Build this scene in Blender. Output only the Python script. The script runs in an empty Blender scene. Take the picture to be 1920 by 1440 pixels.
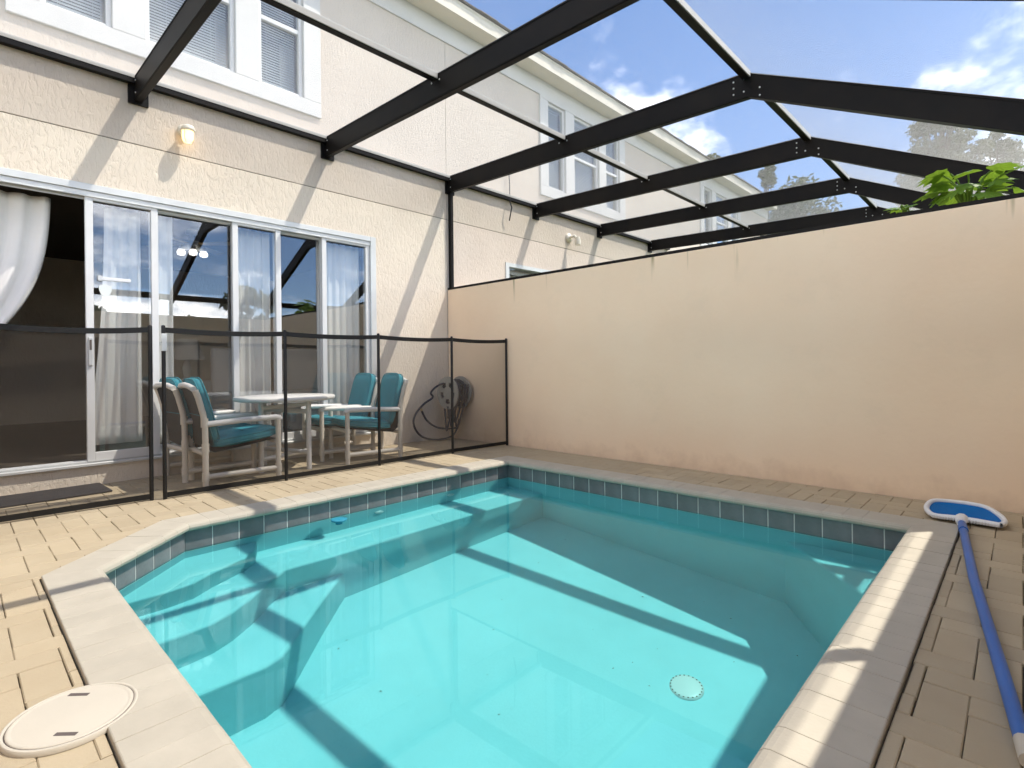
import bpy, math, random
from mathutils import Vector, Matrix
sc = bpy.context.scene
COL = sc.collection
R = math.radians

# ---------------------------------------------------------------- camera
F_PX, SHIFT_PX, YAW, ROLL = 1002.73, -35.86, R(43.663), R(-0.598)
CAM = Vector((-4.3217, -5.2372, 0.9))
_d = Vector((math.cos(YAW), math.sin(YAW), 0)); _r = Vector((math.sin(YAW), -math.cos(YAW), 0)); _u = Vector((0, 0, 1))
_c, _s = math.cos(ROLL), math.sin(ROLL)
C_R, C_U, C_D = _c*_r + _s*_u, -_s*_r + _c*_u, _d
cd = bpy.data.cameras.new('camera'); cam = bpy.data.objects.new('camera', cd); COL.objects.link(cam)
cam.matrix_world = Matrix(((C_R.x, C_U.x, -C_D.x, CAM.x), (C_R.y, C_U.y, -C_D.y, CAM.y), (C_R.z, C_U.z, -C_D.z, CAM.z), (0, 0, 0, 1)))
cd.sensor_width = 36; cd.lens = 36*F_PX/1920; cd.shift_y = SHIFT_PX/1920; cd.clip_start = 0.02; cd.clip_end = 2000
sc.camera = cam
def proj(P):
    q = Vector(P) - CAM; z = q.dot(C_D)
    if z < 0.05: return None
    return (960 + F_PX*q.dot(C_R)/z, 720 + SHIFT_PX - F_PX*q.dot(C_U)/z)
def at(u, v, dist):
    return CAM + dist*(C_D + (u-960)/F_PX*C_R - (v-720-SHIFT_PX)/F_PX*C_U)

# ---------------------------------------------------------------- sky, sun, exposure
SUN_DIR = Vector((0.44, -0.397, 1.0)).normalized()          # towards the sun
CLOUD_SEED = 17.1
world = bpy.data.worlds.new('World'); sc.world = world; world.use_nodes = True
nt = world.node_tree; nt.nodes.clear()
wo = nt.nodes.new('ShaderNodeOutputWorld'); bg = nt.nodes.new('ShaderNodeBackground'); bg.inputs['Strength'].default_value = 0.098
sky = nt.nodes.new('ShaderNodeTexSky'); sky.sky_type = 'NISHITA'; sky.sun_disc = False
sky.sun_elevation = math.asin(SUN_DIR.z); sky.sun_rotation = math.atan2(SUN_DIR.x, SUN_DIR.y)
sky.altitude = 2500; sky.air_density = 1.0; sky.dust_density = 0.15; sky.ozone_density = 4.0
tc = nt.nodes.new('ShaderNodeTexCoord'); sep = nt.nodes.new('ShaderNodeSeparateXYZ'); nt.links.new(tc.outputs['Generated'], sep.inputs[0])
def wm(op, a, b=None):
    n = nt.nodes.new('ShaderNodeMath'); n.operation = op
    for i, v in enumerate((a, b)):
        if v is None: continue
        if isinstance(v, (int, float)): n.inputs[i].default_value = v
        else: nt.links.new(v, n.inputs[i])
    return n.outputs[0]
zz = wm('ADD', wm('MAXIMUM', sep.outputs['Z'], 0.0), 0.25)
cb = nt.nodes.new('ShaderNodeCombineXYZ')
nt.links.new(wm('DIVIDE', sep.outputs['X'], zz), cb.inputs[0]); nt.links.new(wm('DIVIDE', sep.outputs['Y'], zz), cb.inputs[1]); cb.inputs[2].default_value = CLOUD_SEED
no = nt.nodes.new('ShaderNodeTexNoise'); no.inputs['Scale'].default_value = 1.1; no.inputs['Detail'].default_value = 7; no.inputs['Roughness'].default_value = 0.58
mpw = nt.nodes.new('ShaderNodeMapping'); mpw.inputs['Rotation'].default_value = (0, 0, R(157)); nt.links.new(cb.outputs[0], mpw.inputs['Vector'])  # cloud field turned to put unseen clouds west, lighting the shaded side wall
nt.links.new(mpw.outputs[0], no.inputs['Vector'])
rp = nt.nodes.new('ShaderNodeValToRGB'); rp.color_ramp.elements[0].position = 0.48; rp.color_ramp.elements[1].position = 0.72
rp.color_ramp.interpolation = 'EASE'
nt.links.new(no.outputs['Fac'], rp.inputs[0])
mx = nt.nodes.new('ShaderNodeMix'); mx.data_type = 'RGBA'
tint = nt.nodes.new('ShaderNodeMix'); tint.data_type = 'RGBA'; tint.blend_type = 'MULTIPLY'; tint.inputs[0].default_value = 1.0
nt.links.new(sky.outputs[0], tint.inputs[6]); tint.inputs[7].default_value = (1.0, 1.0, 1.0, 1)
nt.links.new(rp.outputs[0], mx.inputs[0]); nt.links.new(tint.outputs[2], mx.inputs[6]); mx.inputs[7].default_value = (43.0, 40.0, 36.2, 1)  # cloud brightness raised to add fill light in the shade
nt.links.new(mx.outputs[2], bg.inputs['Color']); nt.links.new(bg.outputs[0], wo.inputs['Surface'])

sl = bpy.data.lights.new('sun', 'SUN'); sl.energy = 2.0; sl.angle = R(0.5); sl.color = (1.0, 0.93, 0.82)
so = bpy.data.objects.new('sun', sl); COL.objects.link(so); so.rotation_euler = (-SUN_DIR).to_track_quat('-Z', 'Y').to_euler()
so.location = (2, -2, 9); sl.cycles.is_caustics_light = True
vs = sc.view_settings; vs.view_transform = 'Standard'; vs.look = 'None'; vs.gamma = 1.0; vs.use_curve_mapping = False; vs.exposure = 1.63
cy = sc.cycles
cy.use_denoising = True; cy.caustics_refractive = True; cy.caustics_reflective = False
cy.max_bounces = 12; cy.diffuse_bounces = 4; cy.glossy_bounces = 4; cy.transmission_bounces = 8; cy.transparent_max_bounces = 24
cy.sample_clamp_indirect = 8.0; cy.use_adaptive_sampling = True; cy.adaptive_threshold = 0.012

# ---------------------------------------------------------------- materials
def N(t, typ, **kw):
    n = t.nodes.new(typ)
    for k, v in kw.items():
        if k in n.inputs: n.inputs[k].default_value = v
        else: setattr(n, k, v)
    return n
def mat(name, col, rough=0.7, var=0.0, vscale=3.0, bump=0.0, bscale=40.0, stretch=(1, 1, 1), spec=0.3, metal=0.0, col2=None, rand=0.0, detail=4.0, emit=None, bump_dist=0.01, coords='Object'):
    m = bpy.data.materials.new(name); m.use_nodes = True; t = m.node_tree
    b = t.nodes['Principled BSDF']; b.inputs['Roughness'].default_value = rough
    b.inputs['Specular IOR Level'].default_value = spec; b.inputs['Metallic'].default_value = metal
    c4 = (*col, 1); b.inputs['Base Color'].default_value = c4
    src = None
    tcn = N(t, 'ShaderNodeTexCoord'); mp = N(t, 'ShaderNodeMapping'); mp.inputs['Scale'].default_value = stretch
    if coords == 'World':
        g = N(t, 'ShaderNodeNewGeometry'); t.links.new(g.outputs['Position'], mp.inputs['Vector'])
    else: t.links.new(tcn.outputs[coords], mp.inputs['Vector'])
    if var > 0:
        nz = N(t, 'ShaderNodeTexNoise', Scale=vscale, Detail=detail, Roughness=0.6); t.links.new(mp.outputs[0], nz.inputs['Vector'])
        rm = N(t, 'ShaderNodeMapRange'); rm.inputs['From Min'].default_value = 0.3; rm.inputs['From Max'].default_value = 0.7
        t.links.new(nz.outputs['Fac'], rm.inputs['Value'])
        mix = N(t, 'ShaderNodeMix', data_type='RGBA'); dk = col2 if col2 else tuple(c*(1-var) for c in col)
        mix.inputs[6].default_value = (*dk, 1); mix.inputs[7].default_value = c4
        t.links.new(rm.outputs[0], mix.inputs[0]); src = mix.outputs[2]
    if rand > 0:
        oi = N(t, 'ShaderNodeObjectInfo'); hs = N(t, 'ShaderNodeHueSaturation')
        r2 = N(t, 'ShaderNodeMapRange'); r2.inputs['To Min'].default_value = 1-rand; r2.inputs['To Max'].default_value = 1+rand
        t.links.new(oi.outputs['Random'], r2.inputs['Value']); t.links.new(r2.outputs[0], hs.inputs['Value'])
        if src: t.links.new(src, hs.inputs['Color'])
        else: hs.inputs['Color'].default_value = c4
        src = hs.outputs[0]
    if src: t.links.new(src, b.inputs['Base Color'])
    if bump > 0:
        n2 = N(t, 'ShaderNodeTexNoise', Scale=bscale, Detail=3.0, Roughness=0.55); t.links.new(mp.outputs[0], n2.inputs['Vector'])
        bp = N(t, 'ShaderNodeBump', Strength=bump, Distance=bump_dist); t.links.new(n2.outputs['Fac'], bp.inputs['Height'])
        t.links.new(bp.outputs[0], b.inputs['Normal'])
    if emit:
        b.inputs['Emission Color'].default_value = (*emit[0], 1); b.inputs['Emission Strength'].default_value = emit[1]
    return m
M = {}
def stucco(name, col, dark, relief=0.55):
    """skip-trowelled stucco: torn vertical ridges with smoother flats between them"""
    m = mat(name, col, 0.9, var=0.1, vscale=1.4, col2=dark, spec=0.1, coords='World'); t = m.node_tree; b = t.nodes['Principled BSDF']
    g = N(t, 'ShaderNodeNewGeometry'); mp = N(t, 'ShaderNodeMapping'); mp.inputs['Scale'].default_value = (38, 38, 15); t.links.new(g.outputs['Position'], mp.inputs['Vector'])
    n1 = N(t, 'ShaderNodeTexNoise', Scale=1.0, Detail=5.0, Roughness=0.62, Distortion=0.7); t.links.new(mp.outputs[0], n1.inputs['Vector'])
    mr = N(t, 'ShaderNodeMapRange'); mr.interpolation_type = 'SMOOTHSTEP'; mr.inputs['From Min'].default_value = 0.36; mr.inputs['From Max'].default_value = 0.56
    t.links.new(n1.outputs['Fac'], mr.inputs['Value'])
    n2 = N(t, 'ShaderNodeTexNoise', Scale=140.0, Detail=2.0); t.links.new(g.outputs['Position'], n2.inputs['Vector'])
    ad = N(t, 'ShaderNodeMath', operation='MULTIPLY_ADD'); t.links.new(n2.outputs['Fac'], ad.inputs[0]); ad.inputs[1].default_value = 0.12; t.links.new(mr.outputs[0], ad.inputs[2])
    bp = N(t, 'ShaderNodeBump', Strength=relief, Distance=0.005); t.links.new(ad.outputs[0], bp.inputs['Height']); t.links.new(bp.outputs[0], b.inputs['Normal'])
    return m
M['stucco'] = stucco('stucco_cream', (0.79, 0.71, 0.595), (0.74, 0.655, 0.545), 0.6)
M['stucco2'] = stucco('stucco_pink_cream', (0.72, 0.635, 0.555), (0.67, 0.58, 0.505), 0.45)
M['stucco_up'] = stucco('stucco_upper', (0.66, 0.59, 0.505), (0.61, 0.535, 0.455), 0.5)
M['joint'] = mat('joint_dark', (0.16, 0.14, 0.12), 0.9)  # dark backing of the wall joints and drain slots
M['trim'] = mat('painted_trim', (0.66, 0.655, 0.63), 0.55, var=0.08, vscale=2.0, bump=0.12, bscale=60)
M['vinyl'] = mat('white_vinyl', (0.70, 0.71, 0.71), 0.35, var=0.05, vscale=5)
M['alu'] = mat('mill_aluminium', (0.66, 0.68, 0.68), 0.4, var=0.08, vscale=8, metal=0.25)
M['soffit'] = mat('soffit_cream', (0.78, 0.70, 0.55), 0.7, var=0.1, vscale=3)
M['fascia'] = mat('fascia_cream', (0.74, 0.69, 0.58), 0.6, var=0.12, vscale=4)
M['shingle'] = mat('roof_shingle', (0.22, 0.19, 0.16), 0.9, var=0.4, vscale=9, bump=0.5, bscale=60)
M['blind'] = mat('blind_slat', (0.74, 0.73, 0.71), 0.5, var=0.05, vscale=5)
M['curtain'] = mat('curtain_fabric', (0.84, 0.83, 0.80), 0.85, var=0.06, vscale=3, bump=0.1, bscale=300)
M['bronze'] = mat('bronze_aluminium', (0.005, 0.005, 0.006), 0.5, var=0.5, vscale=2.2, spec=0.15, col2=(0.012, 0.010, 0.008), bump=0.05, bscale=80)
M['sunlit_side_cap_grey'] = mat('sunlit_side_and_cap_grey', (0.44, 0.43, 0.40), 0.5)  # paints sunlight on the purlin sides; also the header cap's own grey
M['black'] = mat('black_rail', (0.012, 0.012, 0.012), 0.45, var=0.3, vscale=8)
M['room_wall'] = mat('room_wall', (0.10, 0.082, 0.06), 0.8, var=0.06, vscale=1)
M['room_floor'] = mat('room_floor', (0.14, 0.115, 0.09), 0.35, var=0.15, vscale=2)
M['slipcover'] = mat('slipcover', (0.72, 0.72, 0.70), 0.85, bump=0.1, bscale=120)
M['lampshade'] = mat('lamp_shade', (0.72, 0.70, 0.66), 0.8)
M['blade'] = mat('fan_blade', (0.55, 0.42, 0.24), 0.5, var=0.15, vscale=6)
M['bulb'] = mat('lit_bulb', (0.8, 0.8, 0.8), 0.4, emit=((1.0, 0.96, 0.9), 0.7))
M['paver'] = mat('tan_paver', (0.435, 0.366, 0.257), 0.75, var=0.16, vscale=2.6, bump=0.3, bscale=120, rand=0.06, spec=0.2, col2=(0.39, 0.32, 0.218), coords='World', bump_dist=0.004)
M['sand'] = mat('joint_sand', (0.12, 0.10, 0.07), 0.95, bump=0.5, bscale=200)
M['coping'] = mat('coping_paver', (0.455, 0.42, 0.35), 0.7, var=0.12, vscale=6, bump=0.2, bscale=110, rand=0.025, spec=0.25, coords='World', bump_dist=0.004)
M['mortar'] = mat('coping_mortar', (0.49, 0.46, 0.385), 0.9, var=0.12, vscale=12, bump=0.4, bscale=150)
M['tile'] = mat('slate_tile', (0.175, 0.173, 0.182), 0.3, var=0.35, vscale=9, bump=0.15, bscale=30, rand=0.14, spec=0.5, col2=(0.115, 0.114, 0.122))
M['grout'] = mat('pool_grout', (0.74, 0.74, 0.71), 0.85, var=0.1, vscale=14)
M['plaster'] = mat('pool_plaster', (0.355, 0.65, 0.70), 0.85, var=0.10, vscale=1.6, spec=0.1, bump=0.08, bscale=60, coords='World')
M['pvc'] = mat('pvc_pipe', (0.74, 0.69, 0.60), 0.4, var=0.08, vscale=6)
M['pvc2'] = mat('pvc_white', (0.80, 0.79, 0.76), 0.35, var=0.06, vscale=6)
M['teal'] = mat('teal_canvas', (0.045, 0.29, 0.36), 0.8, var=0.14, vscale=7, bump=0.15, bscale=200, rand=0.05)
M['sling'] = mat('dark_sling', (0.05, 0.05, 0.052), 0.8)
M['mat'] = mat('rubber_mat', (0.03, 0.03, 0.035), 0.8, var=0.3, vscale=10, bump=0.3, bscale=80)
M['hose'] = mat('navy_hose', (0.018, 0.022, 0.045), 0.4)
M['reel'] = mat('reel_plastic', (0.30, 0.30, 0.28), 0.5, var=0.1, vscale=8)
M['brass'] = mat('brass', (0.6, 0.5, 0.3), 0.3, metal=0.8)
M['lid'] = mat('skimmer_lid', (0.53, 0.49, 0.415), 0.5, var=0.05, vscale=6, bump=0.05, bscale=150)
M['dark'] = mat('dark_slot', (0.11, 0.09, 0.085), 0.8)
M['bluepole'] = mat('blue_pole', (0.02, 0.13, 0.46), 0.35, var=0.15, vscale=4)
M['bluenet'] = mat('blue_net', (0.0, 0.13, 0.42), 0.8, bump=0.3, bscale=400)
M['netrim'] = mat('net_frame', (0.72, 0.74, 0.76), 0.4)
M['cyan'] = mat('blue_float', (0.03, 0.26, 0.38), 0.4)
M['bark'] = mat('bark', (0.14, 0.10, 0.07), 0.9, var=0.3, vscale=10, bump=0.6, bscale=30)
M['lawn'] = mat('lawn', (0.07, 0.10, 0.03), 0.95, var=0.3, vscale=0.6, bump=0.4, bscale=20)
M['shield'] = mat('shield_sticker', (0.75, 0.80, 0.78), 0.4)
M['cable'] = mat('black_cable', (0.015, 0.015, 0.015), 0.5)
M['lampbody'] = mat('lamp_body', (0.76, 0.72, 0.62), 0.4)
M['grass'] = mat('concrete_band', (0.5, 0.47, 0.42), 0.9)
def leafmat(name, col, col2):
    m = mat(name, col, 0.5, var=0.5, vscale=4.0, col2=col2, spec=0.3); b = m.node_tree.nodes['Principled BSDF']
    t = m.node_tree; tr = N(t, 'ShaderNodeBsdfTranslucent'); tr.inputs['Color'].default_value = (col[0]*1.6, col[1]*1.5, col[2]*0.9, 1)
    mi = N(t, 'ShaderNodeMixShader'); mi.inputs[0].default_value = 0.3
    t.links.new(b.outputs[0], mi.inputs[1]); t.links.new(tr.outputs[0], mi.inputs[2]); t.links.new(mi.outputs[0], t.nodes['Material Output'].inputs['Surface']); return m
M['leaf'] = leafmat('tree_leaf', (0.075, 0.105, 0.04), (0.04, 0.06, 0.025))
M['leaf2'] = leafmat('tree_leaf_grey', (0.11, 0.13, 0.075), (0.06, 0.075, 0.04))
M['plantleaf'] = leafmat('philodendron_leaf', (0.17, 0.29, 0.04), (0.10, 0.19, 0.025))

def absdot(t):
    g = N(t, 'ShaderNodeNewGeometry'); vd = N(t, 'ShaderNodeVectorMath', operation='DOT_PRODUCT')
    t.links.new(g.outputs['Incoming'], vd.inputs[0]); t.links.new(g.outputs['Normal'], vd.inputs[1])
    a = N(t, 'ShaderNodeMath', operation='ABSOLUTE'); t.links.new(vd.outputs['Value'], a.inputs[0]); return a.outputs[0]
def glass(name, tintc, f0):
    m = bpy.data.materials.new(name); m.use_nodes = True; t = m.node_tree; t.nodes.clear(); o = N(t, 'ShaderNodeOutputMaterial')
    tr = N(t, 'ShaderNodeBsdfTransparent'); tr.inputs['Color'].default_value = (*tintc, 1); gl = N(t, 'ShaderNodeBsdfGlossy', Roughness=0.0); gl.inputs['Color'].default_value = (0.95, 0.97, 1, 1)
    a = absdot(t); s1 = N(t, 'ShaderNodeMath', operation='SUBTRACT'); s1.inputs[0].default_value = 1.0; t.links.new(a, s1.inputs[1])
    pw = N(t, 'ShaderNodeMath', operation='POWER'); t.links.new(s1.outputs[0], pw.inputs[0]); pw.inputs[1].default_value = 5.0
    ma = N(t, 'ShaderNodeMath', operation='MULTIPLY_ADD'); t.links.new(pw.outputs[0], ma.inputs[0]); ma.inputs[1].default_value = 1-f0; ma.inputs[2].default_value = f0
    mi = N(t, 'ShaderNodeMixShader'); t.links.new(ma.outputs[0], mi.inputs[0]); t.links.new(tr.outputs[0], mi.inputs[1]); t.links.new(gl.outputs[0], mi.inputs[2])
    t.links.new(mi.outputs[0], o.inputs['Surface']); return m
def mesh_screen(name, T, col):
    """woven screen cloth: what passes straight through falls as T**(1/cos)"""
    m = bpy.data.materials.new(name); m.use_nodes = True; t = m.node_tree; t.nodes.clear(); o = N(t, 'ShaderNodeOutputMaterial')
    tr = N(t, 'ShaderNodeBsdfTransparent'); df = N(t, 'ShaderNodeBsdfDiffuse'); df.inputs['Color'].default_value = (*col, 1)
    a = absdot(t); mm = N(t, 'ShaderNodeMath', operation='MAXIMUM'); t.links.new(a, mm.inputs[0]); mm.inputs[1].default_value = 0.12
    dv = N(t, 'ShaderNodeMath', operation='DIVIDE'); dv.inputs[0].default_value = 1.0; t.links.new(mm.outputs[0], dv.inputs[1])
    pw = N(t, 'ShaderNodeMath', operation='POWER'); pw.inputs[0].default_value = T; t.links.new(dv.outputs[0], pw.inputs[1])
    mi = N(t, 'ShaderNodeMixShader'); t.links.new(pw.outputs[0], mi.inputs[0]); t.links.new(df.outputs[0], mi.inputs[1]); t.links.new(tr.outputs[0], mi.inputs[2])
    t.links.new(mi.outputs[0], o.inputs['Surface']); return m
M['glass'] = glass('door_glass', (0.96, 0.97, 0.97), 0.115)
M['upglass'] = glass('window_glass', (0.86, 0.89, 0.90), 0.06)
M['wire'] = mat('screen_wire', (0.55, 0.55, 0.55), 0.5)
M['fence_mesh'] = mesh_screen('fence_mesh', 0.74, (0.10, 0.085, 0.07))
wmt = bpy.data.materials.new('pool_water'); wmt.use_nodes = True; t = wmt.node_tree; t.nodes.clear(); o = N(t, 'ShaderNodeOutputMaterial')
gl = N(t, 'ShaderNodeBsdfGlass', IOR=1.333, Roughness=0.0); gl.inputs['Color'].default_value = (0.66, 1.0, 1.0, 1)
t.links.new(gl.outputs[0], o.inputs['Surface']); M['water'] = wmt

# ---------------------------------------------------------------- mesh helpers
WIRE_P, WIRE_W = 0.0045, 0.00056
class MB:
    def __init__(s): s.v = []; s.f = []; s.sm = []
    def add(s, vs_, fs, smooth=False):
        k = len(s.v); s.v += [tuple(v) for v in vs_]; s.f += [tuple(i+k for i in f) for f in fs]; s.sm += [smooth]*len(fs); return s
    def box(s, x0, x1, y0, y1, z0, z1):
        v = [(x, y, z) for x in (x0, x1) for y in (y0, y1) for z in (z0, z1)]
        return s.add(v, [(0, 1, 3, 2), (4, 6, 7, 5), (0, 4, 5, 1), (2, 3, 7, 6), (0, 2, 6, 4), (1, 5, 7, 3)])
    def prism(s, poly, z0, z1, bev=0.0):
        """convex/concave counter-clockwise polygon extruded; bev chamfers the top edge"""
        n = len(poly)
        if bev > 0:
            top = inset(poly, bev) or poly
            if len(top) != n: top = poly; bev = 0
        if bev > 0:
            rings = [[(x, y, z0) for x, y in poly], [(x, y, z1-bev) for x, y in poly], [(x, y, z1) for x, y in top]]
        else: rings = [[(x, y, z0) for x, y in poly], [(x, y, z1) for x, y in poly]]
        v = [q for r_ in rings for q in r_]; f = [tuple(range(n))[::-1], tuple(range((len(rings)-1)*n, len(rings)*n))]
        for k in range(len(rings)-1):
            for i in range(n): j = (i+1) % n; f.append((k*n+i, k*n+j, (k+1)*n+j, (k+1)*n+i))
        return s.add(v, f)
    def extr(s, prof, a, b, axis):
        """closed 2-D profile extruded along an axis from a to b; profile in the two other axes (cyclic order)"""
        n = len(prof); mk = {'x': lambda p, q: (q, p[0], p[1]), 'y': lambda p, q: (p[0], q, p[1]), 'z': lambda p, q: (p[0], p[1], q)}[axis]
        v = [mk(p, a) for p in prof] + [mk(p, b) for p in prof]
        return s.add(v, [tuple(range(n))[::-1], tuple(range(n, 2*n))] + [(i, (i+1) % n, n+(i+1) % n, n+i) for i in range(n)])
    def tube(s, pts, r, n=8, cap=True):
        pts = [Vector(p) for p in pts]; rs = r if isinstance(r, (list, tuple)) else [r]*len(pts); rings = []; up = None
        for i, p in enumerate(pts):
            tg = (pts[min(i+1, len(pts)-1)] - pts[max(i-1, 0)]).normalized()
            if up is None: up = Vector((0, 0, 1)) if abs(tg.z) < 0.9 else Vector((1, 0, 0))
            a = tg.cross(up).normalized(); b = a.cross(tg).normalized(); up = b
            rings.append([p + rs[i]*(math.cos(2*math.pi*k/n)*a + math.sin(2*math.pi*k/n)*b) for k in range(n)])
        v = [q for r_ in rings for q in r_]; f = []
        for i in range(len(rings)-1):
            for k in range(n): f.append((i*n+k, i*n+(k+1) % n, (i+1)*n+(k+1) % n, (i+1)*n+k))
        s.add(v, f, True)
        if cap: s.add(rings[0], [tuple(range(n))]); s.add(rings[-1], [tuple(range(n))[::-1]])
        return s
    def lathe(s, prof, c, n=24, axis='z'):
        v = []; f = []
        for r_, h in prof:
            for k in range(n):
                a = 2*math.pi*k/n; x, y = r_*math.cos(a), r_*math.sin(a)
                v.append({'z': (c[0]+x, c[1]+y, c[2]+h), 'x': (c[0]+h, c[1]+x, c[2]+y), 'y': (c[0]+x, c[1]+h, c[2]-y)}[axis])
        m_ = len(prof)
        for i in range(m_-1):
            for k in range(n): f.append((i*n+k, i*n+(k+1) % n, (i+1)*n+(k+1) % n, (i+1)*n+k))
        s.add(v, f, True); s.add(v[:n], [tuple(range(n))[::-1]]); s.add(v[-n:], [tuple(range(n))]); return s
    def grid(s, fn, nu, nv, smooth=True):
        v = [fn(i/nu, j/nv) for j in range(nv+1) for i in range(nu+1)]
        f = [(j*(nu+1)+i, j*(nu+1)+i+1, (j+1)*(nu+1)+i+1, (j+1)*(nu+1)+i) for j in range(nv) for i in range(nu)]
        return s.add(v, f, smooth)
    def weave(s, o_, u, v, pu=None, w=None):
        """screen cloth over the parallelogram o_, o_+u, o_+v: real round-ish wires both ways"""
        o_, u, v = Vector(o_), Vector(u), Vector(v); p = pu or WIRE_P; w = w or WIRE_W; nn = u.cross(v).normalized()*w*0.5
        for a, b in ((u, v), (v, u)):
            k = int(a.length/p); st = a/k; hw = a.normalized()*w*0.5
            for i in range(k):
                q = o_+st*(i+0.5); e = q+b; c = [q-hw, q-nn, q+hw, q+nn, e-hw, e-nn, e+hw, e+nn]
                s.add(c, [(0, 1, 5, 4), (1, 2, 6, 5), (2, 3, 7, 6), (3, 0, 4, 7)])
        return s
    def mesh(s, name, m):
        me = bpy.data.meshes.new(name); me.from_pydata(s.v, [], s.f); me.update()
        me.polygons.foreach_set('use_smooth', s.sm)
        if m: me.materials.append(M[m] if isinstance(m, str) else m)
        return me
    def build(s, name, m, parent=None, bevel=0.0, seg=2):
        o_ = bpy.data.objects.new(name, s.mesh(name, m)); COL.objects.link(o_)
        if parent is not None: o_.parent = parent
        if bevel > 0:
            b = o_.modifiers.new('bevel', 'BEVEL'); b.width = bevel; b.segments = seg; b.limit_method = 'ANGLE'; b.angle_limit = R(40)
        return o_
def clip(poly, nx, ny, d):
    """keep nx*x+ny*y <= d"""
    out = []; n = len(poly)
    for i in range(n):
        a, b = poly[i], poly[(i+1) % n]; da, db = nx*a[0]+ny*a[1]-d, nx*b[0]+ny*b[1]-d
        if da <= 1e-9: out.append(a)
        if (da < -1e-9 and db > 1e-9) or (da > 1e-9 and db < -1e-9):
            t_ = da/(da-db); out.append((a[0]+t_*(b[0]-a[0]), a[1]+t_*(b[1]-a[1])))
    return out
def edges(poly):
    for i in range(len(poly)):
        a, b = poly[i], poly[(i+1) % len(poly)]; l = math.hypot(b[0]-a[0], b[1]-a[1])
        if l < 1e-7: continue
        nx, ny = (b[1]-a[1])/l, -(b[0]-a[0])/l; yield nx, ny, nx*a[0]+ny*a[1]
def inset(poly, d):
    p = list(poly)
    for nx, ny, dd in edges(poly):
        p = clip(p, nx, ny, dd-d)
        if len(p) < 3: return None
    return p
def offset(poly, d):
    """mitred outward offset of a convex ccw polygon"""
    es = list(edges(poly)); out = []
    for i in range(len(es)):
        (a1, b1, c1), (a2, b2, c2) = es[i-1], es[i]; c1 += d; c2 += d; det = a1*b2-a2*b1
        out.append(((c1*b2-c2*b1)/det, (a1*c2-a2*c1)/det))
    return out
def area(p): return 0.5*sum(p[i][0]*p[(i+1) % len(p)][1]-p[(i+1) % len(p)][0]*p[i][1] for i in range(len(p)))
def minus(poly, hole):
    """pieces of a polygon outside a convex ccw hole"""
    rem = poly; out = []
    for nx, ny, d in edges(hole):
        o_ = clip(rem, -nx, -ny, -d)
        if len(o_) >= 3 and area(o_) > 1e-5: out.append(o_)
        rem = clip(rem, nx, ny, d)
        if len(rem) < 3: break
    return out
def empty(name, loc=(0, 0, 0), rz=0.0):
    e = bpy.data.objects.new(name, None); COL.objects.link(e); e.location = loc; e.rotation_euler = (0, 0, rz); e.empty_display_size = 0.1; return e
def tag(o_, label, cat, group=None):
    o_['label'] = label; o_['category'] = cat
    if group: o_['group'] = group
    return o_
def kind(o_, k): o_['kind'] = k; return o_
def copy_tree(o_, parent=None):
    c = o_.copy(); COL.objects.link(c); c.parent = parent
    for ch in list(o_.children): copy_tree(ch, c)
    return c
def receiver(o_): o_.cycles.is_caustics_receiver = True; return o_
rng = random.Random(7)

# ---------------------------------------------------------------- plan of the court
LIP = [(-3.856, -4.784), (-0.776, -4.784), (-0.776, -1.79), (-3.39, -1.79), (-3.856, -2.256)]     # inner lip of the coping
COUT = offset(LIP, 0.206)                                                                        # outer edge of the coping
WALLP = offset(LIP, 0.043); GROUTP = offset(LIP, 0.0375)                                                                       # grout plane behind the tiles
X_L, Y_F, H_W = -5.75, -5.62, 1.85
WATER_Z = -0.145

# ground beyond the court
g = MB()
for x0, x1, y0, y1 in ((-400, 400, -400, -5.75), (-400, 400, 0.1, 400), (-400, -5.85, -5.75, 0.1), (0.1, 400, -5.75, 0.1)):
    g.add([(x0, y0, -0.03), (x1, y0, -0.03), (x1, y1, -0.03), (x0, y1, -0.03)], [(0, 1, 2, 3)])
kind(g.build('ground', 'lawn'), 'structure')

# patio: sand bed with every paver laid in 90-degree herringbone
bed = MB()
for pc in minus([(X_L, Y_F), (0, Y_F), (0, 0), (X_L, 0)], offset(LIP, 0.15)): bed.prism(pc, -0.25, -0.012)
deck = kind(bed.build('patio', 'sand'), 'structure')
U = 0.103; pieces = []
court = [(X_L, Y_F), (-0.009, Y_F), (-0.009, -0.004), (X_L, -0.004)]
for i in range(-58, 4):
    for j in range(-58, 4):
        c = (i-j) % 4
        if c == 0: q = [(i, j), (i+2, j), (i+2, j+1), (i, j+1)]
        elif c == 2: q = [(i, j-1), (i+1, j-1), (i+1, j+1), (i, j+1)]
        else: continue
        q = [(x*U+0.03, y*U+0.02) for x, y in q]
        for nx, ny, d in edges(court): q = clip(q, nx, ny, d) if len(q) >= 3 else q
        if len(q) < 3 or area(q) < 4e-4: continue
        for pc in minus(q, offset(COUT, 0.004)): pieces.append(pc)
LID_C, LID_R = (-4.113, -3.462), 0.128
def scr_area(pc):
    pp = [proj((x, y, 0)) for x, y in pc]
    if any(p is None for p in pp): return 0
    cx = sum(p[0] for p in pp)/len(pp); cy_ = sum(p[1] for p in pp)/len(pp)
    if not (-40 < cx < 1960 and cy_ < 1480): return 0
    return abs(area(pp))
pieces.sort(key=scr_area, reverse=True)
rest = MB()
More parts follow.
